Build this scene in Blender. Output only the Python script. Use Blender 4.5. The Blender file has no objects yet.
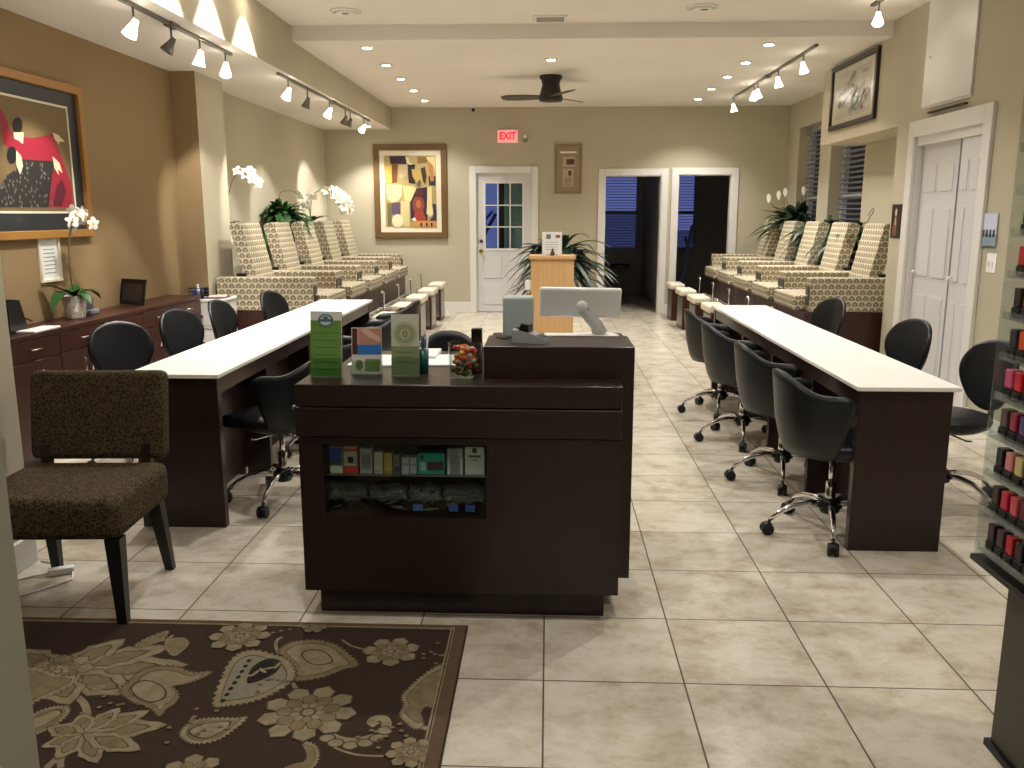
import bpy, bmesh, math, random
from mathutils import Vector, Matrix
random.seed(7)
PI = math.pi
COL = bpy.context.scene.collection

# ---------------------------------------------------------------- materials
def srgb(r, g, b):
    f = lambda c: (c/255/12.92) if c/255 <= .04045 else ((c/255+.055)/1.055)**2.4
    return (f(r), f(g), f(b), 1)

def mat(name, col, rough=.5, metal=0, spec=.5, emit=None, es=0, trans=0, ior=1.45, coat=0, bump=None):
    m = bpy.data.materials.new(name); m.use_nodes = True
    nt = m.node_tree; p = nt.nodes['Principled BSDF']
    p.inputs['Base Color'].default_value = srgb(*col)
    p.inputs['Roughness'].default_value = rough
    p.inputs['Metallic'].default_value = metal
    p.inputs['Specular IOR Level'].default_value = spec
    p.inputs['IOR'].default_value = ior
    p.inputs['Transmission Weight'].default_value = trans
    p.inputs['Coat Weight'].default_value = coat
    if emit:
        p.inputs['Emission Color'].default_value = srgb(*emit); p.inputs['Emission Strength'].default_value = es
    if bump:
        tc = nt.nodes.new('ShaderNodeTexCoord')
        n = nt.nodes.new('ShaderNodeTexNoise'); n.inputs['Scale'].default_value = bump[0]
        b = nt.nodes.new('ShaderNodeBump'); b.inputs['Strength'].default_value = bump[1]; b.inputs['Distance'].default_value = .01
        nt.links.new(tc.outputs['Object'], n.inputs['Vector']); nt.links.new(n.outputs['Fac'], b.inputs['Height']); nt.links.new(b.outputs['Normal'], p.inputs['Normal'])
    return m

class N:                                   # tiny node expression helper
    def __init__(s, m): s.m = m; s.nt = m.node_tree; s.p = s.nt.nodes['Principled BSDF']
    def uv(s):
        t = s.nt.nodes.new('ShaderNodeTexCoord'); q = s.nt.nodes.new('ShaderNodeSeparateXYZ')
        s.nt.links.new(t.outputs['UV'], q.inputs[0]); return q.outputs[0], q.outputs[1], t.outputs['UV']
    def obj(s):
        t = s.nt.nodes.new('ShaderNodeTexCoord'); q = s.nt.nodes.new('ShaderNodeSeparateXYZ')
        s.nt.links.new(t.outputs['Object'], q.inputs[0]); return q.outputs[0], q.outputs[1], q.outputs[2], t.outputs['Object']
    def m_(s, op, a, b=None, c=None):
        n = s.nt.nodes.new('ShaderNodeMath'); n.operation = op
        for i, v in enumerate((a, b, c)):
            if v is None: continue
            if isinstance(v, (int, float)): n.inputs[i].default_value = v
            else: s.nt.links.new(v, n.inputs[i])
        return n.outputs[0]
    def comb(s, x, y, z=0):
        n = s.nt.nodes.new('ShaderNodeCombineXYZ')
        for i, v in enumerate((x, y, z)):
            if isinstance(v, (int, float)): n.inputs[i].default_value = v
            else: s.nt.links.new(v, n.inputs[i])
        return n.outputs[0]
    def noise(s, vec, scale, detail=3, rough=.5, dist=0):
        n = s.nt.nodes.new('ShaderNodeTexNoise'); n.inputs['Scale'].default_value = scale; n.inputs['Detail'].default_value = detail
        n.inputs['Roughness'].default_value = rough; n.inputs['Distortion'].default_value = dist
        s.nt.links.new(vec, n.inputs['Vector']); return n.outputs['Fac']
    def white(s, vec):
        n = s.nt.nodes.new('ShaderNodeTexWhiteNoise'); s.nt.links.new(vec, n.inputs['Vector']); return n.outputs['Value'], n.outputs['Color']
    def ramp(s, fac, stops):
        n = s.nt.nodes.new('ShaderNodeValToRGB'); e = n.color_ramp.elements
        while len(e) < len(stops): e.new(.5)
        for k, (p, c) in enumerate(stops): e[k].position = p; e[k].color = srgb(*c)
        s.nt.links.new(fac, n.inputs[0]); return n.outputs[0]
    def mix(s, fac, a, b):
        n = s.nt.nodes.new('ShaderNodeMix'); n.data_type = 'RGBA'
        for i, v in ((0, fac), (6, a), (7, b)):
            if isinstance(v, (int, float)): n.inputs[i].default_value = v
            elif isinstance(v, tuple): n.inputs[i].default_value = srgb(*v)
            else: s.nt.links.new(v, n.inputs[i])
        return n.outputs[2]
    def vadd(s, a, b):
        n = s.nt.nodes.new('ShaderNodeVectorMath'); n.operation = 'ADD'; s.nt.links.new(a, n.inputs[0]); s.nt.links.new(b, n.inputs[1]); return n.outputs[0]
    def vscale(s, a, v):
        n = s.nt.nodes.new('ShaderNodeVectorMath'); n.operation = 'MULTIPLY'; s.nt.links.new(a, n.inputs[0]); n.inputs[1].default_value = v; return n.outputs[0]
    def col(s, c): s.nt.links.new(c, s.p.inputs['Base Color'])
    def rough(s, c): s.nt.links.new(c, s.p.inputs['Roughness'])
    def bump(s, h, st=.3, d=.005):
        b = s.nt.nodes.new('ShaderNodeBump'); b.inputs['Strength'].default_value = st; b.inputs['Distance'].default_value = d
        s.nt.links.new(h, b.inputs['Height']); s.nt.links.new(b.outputs[0], s.p.inputs['Normal'])

M = {}
def wall_mat(name, c):
    m = mat(name, c, .75, spec=.25); n = N(m); x, y, z, o = n.obj()
    n.col(n.mix(n.noise(o, 1.3, 2), tuple(int(v*.97) for v in c), tuple(min(255, int(v*1.03)) for v in c)))
    n.bump(n.noise(o, 160, 2), .08, .002); return m
M['wall'] = wall_mat('beige_paint', (190, 182, 160))
M['brown_wall'] = wall_mat('brown_paint', (150, 127, 93))
M['ceiling'] = wall_mat('ceiling_paint', (236, 230, 222))
M['entry'] = wall_mat('entry_paint', (150, 150, 132))
M['trim'] = mat('white_trim_paint', (226, 224, 220), .4)
M['door'] = mat('door_paint', (214, 214, 216), .4)
M['white'] = mat('white_gloss', (238, 238, 236), .25)
M['white_plastic'] = mat('white_plastic', (244, 243, 240), .3)
M['tabletop'] = mat('white_laminate', (250, 248, 240), .3)
M['blackroom'] = mat('dark_room_paint', (150, 146, 142), .8)
M['chrome'] = mat('chrome', (225, 225, 228), .12, 1)
M['steel'] = mat('brushed_steel', (170, 168, 165), .35, 1)
M['brass'] = mat('brass', (205, 170, 90), .25, 1)
M['leather'] = mat('black_leather', (22, 23, 27), .38, spec=.5, bump=(220, .12))
M['black'] = mat('black_plastic', (16, 16, 17), .4)
M['black_gloss'] = mat('black_gloss', (12, 12, 13), .15)
M['fan'] = mat('bronze_fan', (48, 40, 36), .4, .2)
M['blade'] = mat('fan_blade_wood', (82, 70, 56), .5)
M['lens'] = mat('lamp_lens', (255, 250, 235), .4, emit=(255, 244, 220), es=22)
M['lensoff'] = mat('lamp_lens_off', (190, 185, 175), .3)
M['track'] = mat('track_metal', (120, 116, 108), .4, .6)
def thin(name, tint, gl=.08, haze=0.0, hc=(230, 232, 232)):
    m = bpy.data.materials.new(name); m.use_nodes = True; nt = m.node_tree; nt.nodes.clear()
    o = nt.nodes.new('ShaderNodeOutputMaterial'); t = nt.nodes.new('ShaderNodeBsdfTransparent'); t.inputs[0].default_value = srgb(*tint)
    g = nt.nodes.new('ShaderNodeBsdfGlossy'); g.inputs['Roughness'].default_value = .04
    f0 = nt.nodes.new('ShaderNodeLayerWeight'); f0.inputs[0].default_value = .5; f = nt.nodes.new('ShaderNodeMath'); f.operation = 'POWER'; f.inputs[1].default_value = 4
    nt.links.new(f0.outputs['Facing'], f.inputs[0])
    a = nt.nodes.new('ShaderNodeMath'); a.operation = 'MULTIPLY_ADD'; a.inputs[1].default_value = .7; a.inputs[2].default_value = .02+gl*.2
    mx = nt.nodes.new('ShaderNodeMixShader'); nt.links.new(f.outputs[0], a.inputs[0]); nt.links.new(a.outputs[0], mx.inputs[0]); nt.links.new(t.outputs[0], mx.inputs[1]); nt.links.new(g.outputs[0], mx.inputs[2])
    out = mx
    if haze:
        d = nt.nodes.new('ShaderNodeBsdfDiffuse'); d.inputs[0].default_value = srgb(*hc); m2 = nt.nodes.new('ShaderNodeMixShader'); m2.inputs[0].default_value = haze
        nt.links.new(mx.outputs[0], m2.inputs[1]); nt.links.new(d.outputs[0], m2.inputs[2]); out = m2
    nt.links.new(out.outputs[0], o.inputs[0]); return m
M['glass'] = thin('clear_glass', (240, 246, 244)); M['acrylic'] = thin('acrylic', (238, 242, 240), .1, .08)
M['bagfilm'] = thin('bag_film', (220, 224, 224), .5, .06)
M['shade_lit'] = mat('lit_frosted_shade', (250, 248, 240), .3, emit=(255, 248, 232), es=2.2)
M['leaf'] = mat('green_leaf', (44, 82, 38), .4, bump=(30, .2))
M['leafdark'] = mat('dark_green_leaf', (34, 56, 34), .35)
M['leafgrey'] = mat('deep_green_leaf', (38, 62, 44), .4)
M['petal'] = mat('white_petal', (250, 247, 238), .5)
M['stem'] = mat('brown_stem', (90, 84, 50), .6)
M['pot'] = mat('white_ceramic_pot', (224, 216, 208), .4, bump=(40, .8))
M['potbrown'] = mat('grey_planter', (120, 112, 98), .6)
M['soil'] = mat('soil', (50, 38, 28), .9)
M['goldframe'] = mat('gold_wood_frame', (165, 118, 58), .4)
M['brownframe'] = mat('brown_wood_frame', (108, 82, 48), .45)
M['blackframe'] = mat('dark_frame', (46, 36, 28), .4)
M['mat_dark'] = mat('dark_mat_board', (44, 48, 54), .3)
M['mat_cream'] = mat('cream_mat_board', (226, 218, 196), .6)
M['paper'] = mat('paper', (240, 240, 238), .6)
M['tan'] = mat('tan_board', (140, 122, 94), .6)
M['exitplate'] = mat('exit_sign_plate', (225, 200, 200), .4, emit=(255, 150, 150), es=.12)
M['exitred'] = mat('exit_sign_red', (230, 20, 40), .4, emit=(255, 20, 50), es=.35)
M['teal'] = mat('teal_plastic', (20, 90, 90), .3)
M['soiltub'] = mat('tub_basin', (80, 72, 66), .25, .3)
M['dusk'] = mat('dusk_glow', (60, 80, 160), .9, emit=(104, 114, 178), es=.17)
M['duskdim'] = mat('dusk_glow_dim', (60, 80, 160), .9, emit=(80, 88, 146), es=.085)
M['slat'] = mat('blind_slat', (120, 130, 175), .5)
M['slatdark'] = mat('dark_blind_slat', (150, 155, 170), .5)
M['nightglass'] = mat('night_glass', (16, 20, 38), .1)
M['strap'] = mat('dark_grey_metal', (74, 70, 62), .5)

def wood(name, c1, c2, rough, scale=1.0, coat=0):
    m = mat(name, c1, rough, coat=coat); n = N(m); u, v, uv = n.uv()
    w = n.noise(n.vscale(uv, (28*scale, 1.6*scale, 1)), 3, 4, .6)
    n.col(n.ramp(w, [(.3, c1), (.7, c2)])); return m
M['espresso'] = wood('espresso_wood', (34, 22, 20), (50, 33, 29), .32)
M['darkwood'] = wood('mahogany_wood', (48, 24, 20), (66, 36, 28), .35)
M['maple'] = wood('maple_veneer', (206, 164, 112), (220, 180, 128), .4, .5)

# floor tiles
m = mat('floor_tile', (200, 190, 170), .28, spec=.45); n = N(m); x, y, z, o = n.obj(); T = .4572
fx = n.m_('DIVIDE', n.m_('ADD', x, .005+T*20), T); fy = n.m_('DIVIDE', n.m_('SUBTRACT', y, 3.962-T*20), T)
ix = n.m_('FLOOR', fx); iy = n.m_('FLOOR', fy); gx = n.m_('FRACT', fx); gy = n.m_('FRACT', fy)
ex = n.m_('MINIMUM', gx, n.m_('SUBTRACT', 1, gx)); ey = n.m_('MINIMUM', gy, n.m_('SUBTRACT', 1, gy))
d = n.m_('MINIMUM', ex, ey); gr = n.m_('LESS_THAN', d, .0062)
wv, wc = n.white(n.comb(ix, iy)); off = n.vscale(wc, (13, 9, 7))
nv = n.vadd(o, off)
f1 = n.noise(n.vscale(nv, (1, 1.3, 1)), 5.0, 6, .66, .2)
f2 = n.noise(nv, 30, 3, .6)
f = n.m_('ADD', n.m_('MULTIPLY', f1, .82), n.m_('MULTIPLY', f2, .18))
f = n.m_('ADD', f, n.m_('MULTIPLY', n.m_('SUBTRACT', wv, .5), .05))
c = n.ramp(f, [(.32, (172, 156, 134)), (.45, (194, 183, 164)), (.55, (207, 199, 183)), (.72, (214, 208, 195))])
n.col(n.mix(gr, c, (84, 72, 60))); n.rough(n.m_('ADD', .22, n.m_('MULTIPLY', gr, .5)))
n.bump(n.m_('MINIMUM', d, .012), .5, .02); M['floor'] = m

# patterned upholstery of the pedicure chairs
m = mat('patterned_upholstery', (190, 180, 155), .6); n = N(m); u, v, uv = n.uv()
rv = n.m_('DIVIDE', v, .054); row = n.m_('FLOOR', rv); fv = n.m_('SUBTRACT', n.m_('FRACT', rv), .5)
ru = n.m_('ADD', n.m_('DIVIDE', u, .064), n.m_('MULTIPLY', n.m_('MODULO', n.m_('ADD', row, 1000), 2), .5)); fu = n.m_('SUBTRACT', n.m_('FRACT', ru), .5)
fu2 = n.m_('MULTIPLY', fu, n.m_('ADD', 1.0, n.m_('MULTIPLY', fv, .9)))
dd = n.m_('ADD', n.m_('POWER', n.m_('DIVIDE', n.m_('ABSOLUTE', fu2), .42), 2), n.m_('POWER', n.m_('DIVIDE', n.m_('ABSOLUTE', fv), .44), 2))
sh = n.m_('LESS_THAN', dd, 1.0)
d2 = n.m_('ADD', n.m_('POWER', n.m_('DIVIDE', n.m_('ABSOLUTE', fu), .16), 2), n.m_('POWER', n.m_('DIVIDE', n.m_('ABSOLUTE', n.m_('ADD', fv, .12)), .22), 2))
inn = n.m_('LESS_THAN', d2, 1.0)
tint = n.ramp(n.noise(uv, 9, 2), [(.4, (140, 127, 100)), (.6, (122, 112, 90))])
c = n.mix(sh, (204, 195, 172), tint); c = n.mix(inn, c, (168, 156, 128)); n.col(c); M['uph'] = m

# leopard fabric
m = mat('leopard_fabric', (90, 75, 50), .85, spec=.2); n = N(m); u, v, uv = n.uv()
vo = n.nt.nodes.new('ShaderNodeTexVoronoi'); vo.inputs['Scale'].default_value = 110; vo.inputs['Randomness'].default_value = 1
n.nt.links.new(uv, vo.inputs['Vector'])
ns = n.noise(uv, 120, 3, .6)
f = n.m_('ADD', n.m_('MULTIPLY', vo.outputs['Distance'], 1.0), n.m_('MULTIPLY', ns, .5))
n.col(n.ramp(f, [(.40, (30, 25, 19)), (.62, (58, 48, 35)), (.85, (86, 74, 54))])); n.bump(ns, .3, .002); M['leopard'] = m

# rug ground
m = mat('rug_brown', (72, 56, 45), .95, spec=.1); n = N(m); x, y, z, o = n.obj()
n.col(n.ramp(n.noise(o, 260, 2), [(.3, (52, 41, 34)), (.7, (66, 53, 44))])); n.bump(n.noise(o, 500, 2), .4, .003); M['rug'] = m
def rugm(name, a, b):
    m = mat(name, a, .95, spec=.1); n = N(m); x, y, z, o = n.obj()
    f = n.m_('ADD', n.m_('MULTIPLY', n.noise(o, 300, 2), .4), n.m_('MULTIPLY', n.noise(o, 28, 3), .6))
    n.col(n.ramp(f, [(.35, a), (.6, b)])); n.bump(n.noise(o, 500, 2), .4, .003); return m
M['rug_tan'] = rugm('rug_tan', (118, 107, 84), (142, 130, 104))
M['rug_gold'] = rugm('rug_gold', (108, 94, 70), (126, 111, 86))
M['rug_line'] = rugm('rug_line', (68, 57, 45), (76, 65, 52))
M['rug_grey'] = rugm('rug_grey', (116, 110, 94), (130, 124, 106))
M['rug_black'] = rugm('rug_black', (26, 26, 26), (40, 40, 38))
M['rug_band'] = rugm('rug_band', (88, 70, 54), (98, 80, 62))

_cols = {}
def C_(c, rough=.55):
    k = (c, rough)
    if k not in _cols: _cols[k] = mat('colour_%d_%d_%d' % c, c, rough)
    return _cols[k]

# ---------------------------------------------------------------- mesh helpers
class MB:
    def __init__(s, org=(0, 0, 0)):
        s.bm = bmesh.new(); s.mats = []; s.org = Vector(org); s.mi = 0
    def use(s, m):
        if isinstance(m, str): m = M[m]
        if m not in s.mats: s.mats.append(m)
        s.mi = s.mats.index(m); return s
    def _set(s, faces, smooth=False):
        for f in faces: f.material_index = s.mi; f.smooth = smooth
    def box(s, x0, x1, y0, y1, z0, z1, bev=0, seg=2, mtx=None):
        x0, x1 = sorted((x0, x1)); y0, y1 = sorted((y0, y1)); z0, z1 = sorted((z0, z1))
        v = [s.bm.verts.new((x, y, z)) for x in (x0, x1) for y in (y0, y1) for z in (z0, z1)]
        F = [(0, 1, 3, 2), (4, 6, 7, 5), (0, 4, 5, 1), (2, 3, 7, 6), (0, 2, 6, 4), (1, 5, 7, 3)]
        fs = [s.bm.faces.new([v[i] for i in f]) for f in F]; s._set(fs)
        if bev:
            es = list({e for f in fs for e in f.edges})
            r = bmesh.ops.bevel(s.bm, geom=es, offset=bev, segments=seg, profile=.6, affect='EDGES')
            s._set(r['faces'], True)
            nf = set(r['faces']); vs = {q for f in r['faces'] for q in f.verts}
            for q in list(vs):
                for f in q.link_faces: nf.add(f)
            for f in nf: f.material_index = s.mi
            allv = {q for f in nf for q in f.verts}
        else: allv = set(v)
        if mtx: bmesh.ops.transform(s.bm, matrix=mtx, verts=list(allv))
        return s
    def prism(s, pts, z0, z1, axis='z', at=None):
        """extruded polygon: pts 2D, extruded along axis"""
        def P(a, b, c): return {'z': (a, b, c), 'y': (a, c, b), 'x': (c, a, b)}[axis]
        lo = [s.bm.verts.new(P(a, b, z0)) for a, b in pts]; hi = [s.bm.verts.new(P(a, b, z1)) for a, b in pts]
        n = len(pts); fs = [s.bm.faces.new(lo[::-1]), s.bm.faces.new(hi)]
        for i in range(n): fs.append(s.bm.faces.new((lo[i], lo[(i+1) % n], hi[(i+1) % n], hi[i])))
        s._set(fs); return s
    def cyl(s, c, r0, r1, z0, z1, seg=20, axis='z', smooth=True, cap=True):
        return s.lathe(c, [(r0, z0), (r1, z1)], seg, axis, smooth, cap)
    def lathe(s, c, prof, seg=20, axis='z', smooth=True, cap=True):
        rings = []
        for r, h in prof:
            ring = []
            for i in range(seg):
                a = 2*PI*i/seg; q = (r*math.cos(a), r*math.sin(a), h)
                if axis == 'x': q = (q[2], q[0], q[1])
                elif axis == 'y': q = (q[0], q[2], q[1])
                ring.append(s.bm.verts.new(Vector(c)+Vector(q)))
            rings.append(ring)
        for a, b in zip(rings, rings[1:]):
            for i in range(seg): s._set([s.bm.faces.new((a[i], a[(i+1) % seg], b[(i+1) % seg], b[i]))], smooth)
        if cap: s._set([s.bm.faces.new(rings[0][::-1]), s.bm.faces.new(rings[-1])])
        return s
    def tube(s, pts, r, seg=8, cap=True):
        pts = [Vector(p) for p in pts]; n = len(pts); rings = []
        rr = r if isinstance(r, (list, tuple)) else [r]*n
        prev = None
        for i, p in enumerate(pts):
            t = (pts[min(i+1, n-1)]-pts[max(i-1, 0)]).normalized()
            if prev is None:
                a = Vector((0, 0, 1)) if abs(t.z) < .9 else Vector((1, 0, 0)); u = t.cross(a).normalized()
            else:
                u = (prev-t*prev.dot(t)).normalized()
            prev = u; w = t.cross(u)
            rings.append([s.bm.verts.new(p+(u*math.cos(2*PI*k/seg)+w*math.sin(2*PI*k/seg))*rr[i]) for k in range(seg)])
        for a, b in zip(rings, rings[1:]):
            for i in range(seg): s._set([s.bm.faces.new((a[i], a[(i+1) % seg], b[(i+1) % seg], b[i]))], True)
        if cap: s._set([s.bm.faces.new(rings[0][::-1]), s.bm.faces.new(rings[-1])])
        return s
    def ball(s, c, r, seg=12, sc=(1, 1, 1)):
        x = bmesh.ops.create_uvsphere(s.bm, u_segments=seg, v_segments=max(6, seg//2+2), radius=r, matrix=Matrix.Translation(c) @ Matrix.Diagonal((*sc, 1)))
        s._set({f for v in x['verts'] for f in v.link_faces}, True); return s
    def poly(s, pts3):
        s._set([s.bm.faces.new([s.bm.verts.new(p) for p in pts3])]); return s
    def grid(s, P, smooth=True, closed=False):
        V = [[s.bm.verts.new(p) for p in row] for row in P]
        for a, b in zip(V, V[1:]):
            for i in range(len(a)-1): s._set([s.bm.faces.new((a[i], a[i+1], b[i+1], b[i]))], smooth)
        return s
    def slab(s, P, t, smooth=True):
        """grid of points given thickness t along its normals"""
        nr, nc = len(P), len(P[0]); P = [[Vector(p) for p in r] for r in P]; Q = []
        for i in range(nr):
            r = []
            for j in range(nc):
                a = P[min(i+1, nr-1)][j]-P[max(i-1, 0)][j]; b = P[i][min(j+1, nc-1)]-P[i][max(j-1, 0)]
                nn = a.cross(b); nn = nn.normalized() if nn.length > 1e-9 else Vector((0, 0, 1))
                r.append(P[i][j]+nn*t)
            Q.append(r)
        A = [[s.bm.verts.new(p) for p in r] for r in P]; B = [[s.bm.verts.new(p) for p in r] for r in Q]
        def q(*v): s._set([s.bm.faces.new(v)], smooth)
        for i in range(nr-1):
            for j in range(nc-1):
                q(A[i][j], A[i+1][j], A[i+1][j+1], A[i][j+1]); q(B[i][j], B[i][j+1], B[i+1][j+1], B[i+1][j])
        for i in range(nr-1):
            q(A[i][0], B[i][0], B[i+1][0], A[i+1][0]); q(A[i][-1], A[i+1][-1], B[i+1][-1], B[i][-1])
        for j in range(nc-1):
            q(A[0][j], A[0][j+1], B[0][j+1], B[0][j]); q(A[-1][j], B[-1][j], B[-1][j+1], A[-1][j+1])
        return s
    def leaf(s, p, d, L, W, droop=.6, seg=5, fold=.25, up=(0, 0, 1)):
        p = Vector(p); d = Vector(d).normalized(); up = Vector(up)
        side = d.cross(up); side = side.normalized() if side.length > .05 else Vector((1, 0, 0))
        rows = []
        for i in range(seg+1):
            t = i/seg; c = p+d*L*t-Vector((0, 0, 1))*droop*L*t*t; w = W*math.sin(PI*min(1, t*.93+.05))**.8*.5
            rows.append([c-side*w+Vector((0, 0, w*fold)), c, c+side*w+Vector((0, 0, w*fold))])
        s.grid(rows); return s
    def build(s, name, m=None, parent=None, loc=None):
        if m is not None:
            if isinstance(m, str): m = M[m]
            if not s.mats: s.mats = [m]
        bmesh.ops.recalc_face_normals(s.bm, faces=s.bm.faces)
        if s.org.length: bmesh.ops.translate(s.bm, vec=-s.org, verts=s.bm.verts)
        uvl = s.bm.loops.layers.uv.new('UVMap')
        for f in s.bm.faces:
            nn = f.normal; ax = max(range(3), key=lambda i: abs(nn[i]))
            for l in f.loops:
                c = l.vert.co
                l[uvl].uv = (c.y, c.z) if ax == 0 else ((c.x, c.z) if ax == 1 else (c.y, c.x))
        me = bpy.data.meshes.new(name); s.bm.to_mesh(me); s.bm.free()
        for q in s.mats: me.materials.append(q)
        o = bpy.data.objects.new(name, me); COL.objects.link(o)
        if parent: o.parent = parent
        elif s.org.length: o.location = s.org
        return o

def tag(o, label, cat, group=None, kind=None):
    if label: o['label'] = label
    if cat: o['category'] = cat
    if group: o['group'] = group
    if kind: o['kind'] = kind
    return o
def thing(name, loc, label, cat, rz=0, group=None):
    o = bpy.data.objects.new(name, None); COL.objects.link(o); o.location = loc; o.rotation_euler = (0, 0, rz); o.empty_display_size = .1
    return tag(o, label, cat, group)
def struct(name, mb, m=None, parent=None):
    o = mb.build(name, m, parent)
    if not parent: o['kind'] = 'structure'
    return o
def kids(o): return [c for c in bpy.data.objects if c.parent == o]
def dup(root, loc, rz=None, label=None, group=None):
    def cp(o, par):
        c = o.copy(); COL.objects.link(c)
        if par: c.parent = par
        for k in kids(o): cp(k, c)
        return c
    r = cp(root, None); r.location = loc
    if rz is not None: r.rotation_euler = (0, 0, rz)
    if label: r['label'] = label
    if group: r['group'] = group
    return r
def text(name, s, size, loc, rot, m, parent, ext=.001, align='CENTER'):
    cu = bpy.data.curves.new(name, 'FONT'); cu.body = s; cu.size = size; cu.extrude = ext; cu.offset = size*.03; cu.align_x = align; cu.align_y = 'CENTER'
    t = bpy.data.objects.new(name+'_tmp', cu); COL.objects.link(t)
    dg = bpy.context.evaluated_depsgraph_get(); me = bpy.data.meshes.new_from_object(t.evaluated_get(dg))
    bpy.data.objects.remove(t); me.materials.clear(); me.materials.append(M[m] if isinstance(m, str) else m)
    o = bpy.data.objects.new(name, me); COL.objects.link(o); o.parent = parent; o.location = loc; o.rotation_euler = rot
    return o
def spot(name, loc, tgt, energy, ang, blend=.5, size=.04, col=(1, .958, .90), parent=None):
    l = bpy.data.lights.new(name, 'SPOT'); l.energy = energy; l.spot_size = math.radians(ang); l.spot_blend = blend; l.shadow_soft_size = size; l.color = col
    o = bpy.data.objects.new(name, l); COL.objects.link(o)
    d = Vector(tgt)-Vector(loc); o.rotation_euler = d.to_track_quat('-Z', 'Y').to_euler()
    o.location = loc
    if parent: o.parent = parent; o.location = Vector(loc)-Vector(parent.location)
    return o

# ---------------------------------------------------------------- camera
cam = bpy.data.cameras.new('camera'); cam.sensor_fit = 'HORIZONTAL'; cam.sensor_width = 36; cam.lens = 865.18/1024*36
cam.clip_start = .05
co = bpy.data.objects.new('camera', cam); COL.objects.link(co)
co.location = (0, 0, 1.496); co.rotation_euler = (PI/2-.19398, 0, .04166)
sc = bpy.context.scene; sc.camera = co
sc.view_settings.view_transform = 'Standard'; sc.view_settings.look = 'None'; sc.view_settings.gamma = 1; sc.view_settings.exposure = 2.0
w = bpy.data.worlds.new('world'); sc.world = w; w.use_nodes = True
w.node_tree.nodes['Background'].inputs[0].default_value = (.10, .14, .35, 1); w.node_tree.nodes['Background'].inputs[1].default_value = .15
# ---------------------------------------------------------------- room shell
D = 13.35           # back wall
XL, XR, XA = -3.36, 3.05, 3.52   # left wall, closet wall, alcove wall
YN = -1.6
struct('floor', MB().box(-3.6, 4.0, YN, 16.7, -.06, 0), 'floor')
# ceiling: higher near part, lower far part, soffit on the left
c = MB(); c.box(-2.36, 3.3, YN, 8.28, 3.18, 3.3); c.box(-2.36, 3.8, 8.28, D, 3.05, 3.3)
struct('ceiling', c, 'ceiling')
s_ = MB(); s_.use('ceiling').box(-3.6, -2.36, YN, D, 2.735, 3.3)
so = struct('trim_1', s_); so['label'] = 'dropped soffit'
# paint the soffit's vertical face beige
me = so.data; me.materials.append(M['wall'])
for p in me.polygons:
    if p.normal.x > .9: p.material_index = 1
struct('wall_left', MB().box(-3.5, XL, 3.5, 7.9, 0, 2.735), 'brown_wall')
struct('wall_left_far', MB().box(-3.5, -3.38, 7.9, D, 0, 2.735), 'wall')
p = MB(); p.use('wall').box(-3.38, -3.135, 7.9, 8.55, 0, 2.735)
po = struct('wall_pillar', p); po.data.materials.append(M['brown_wall'])
for q in po.data.polygons:
    if q.normal.y < -.9: q.material_index = 1
struct('wall_left_entry', MB().box(-3.5, -2.25, YN, 3.5, 0, 2.735), 'wall')
struct('wall_behind', MB().box(-3.6, 4.0, YN-.1, YN, 0, 3.3), 'wall')
# back wall with a door and two openings
b = MB()
xs = [(-3.5, -1.10), (-.26, .84), (1.68, 1.93), (2.72, 3.8)]
for x0, x1 in xs: b.box(x0, x1, D, D+.12, 0, 3.05)
for x0, x1, z in [(-1.10, -.26, 2.10), (.84, 1.68, 2.06), (1.93, 2.72, 2.07)]: b.box(x0, x1, D, D+.12, z, 3.05)
struct('wall_back', b, 'wall')
# right side: closet wall, bulkhead, alcove with two windows
r = MB(); r.box(XR, XR+.12, YN, 6.40, 0, 3.18); r.box(XR, XR+.12, 7.56, 8.0, 0, 3.18); r.box(XR, XR+.12, 6.40, 7.56, 2.12, 3.18)
r.box(XR+.12, 3.8, 7.9, 8.0, 0, 3.18)
struct('wall_right', r, 'wall')
struct('wall_bulkhead', MB().box(XR, XA, 8.0, 10.22, 2.25, 3.2), 'wall')
a = MB(); W2 = (10.12, 11.33); W1 = (11.78, 12.78); zt, zb = 2.68, .8
a.box(XA, XA+.24, 8.0, W2[0], 0, 3.05); a.box(XA, XA+.24, W2[1], W1[0], 0, 3.05); a.box(XA, XA+.24, W1[1], D, 0, 3.05)
for y0, y1 in (W1, W2): a.box(XA, XA+.24, y0, y1, zt, 3.05); a.box(XA, XA+.24, y0, y1, 0, zb)
struct('wall_alcove', a, 'wall')
for k, (y0, y1) in enumerate((W1, W2)):
    f = MB((XA+.2, (y0+y1)/2, (zt+zb)/2))
    f.box(XA+.16, XA+.24, y0, y0+.05, zb, zt); f.box(XA+.16, XA+.24, y1-.05, y1, zb, zt); f.box(XA+.16, XA+.24, y0+.05, y1-.05, zt-.05, zt); f.box(XA+.16, XA+.24, y0+.05, y1-.05, zb, zb+.05); f.box(XA+.17, XA+.23, y0+.05, y1-.05, 1.7, 1.74)
    wo = struct('window_%d' % (k+1), f, 'trim')
    g = MB((XA+.2, (y0+y1)/2, (zt+zb)/2)); g.box(XA+.225, XA+.235, y0+.05, y1-.05, zb+.05, zt-.05); g.build('pane', 'nightglass', wo)
    s2 = MB((XA+.2, (y0+y1)/2, (zt+zb)/2)); z = zb+.07
    while z < zt-.06:
        s2.box(XA+.10, XA+.15, y0+.03, y1-.03, z, z+.004, mtx=Matrix.Translation((XA+.125, 0, z)) @ Matrix.Rotation(.35, 4, 'Y') @ Matrix.Translation((-XA-.125, 0, -z))); z += .062
    s2.build('blind', 'slatdark', wo)
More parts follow.
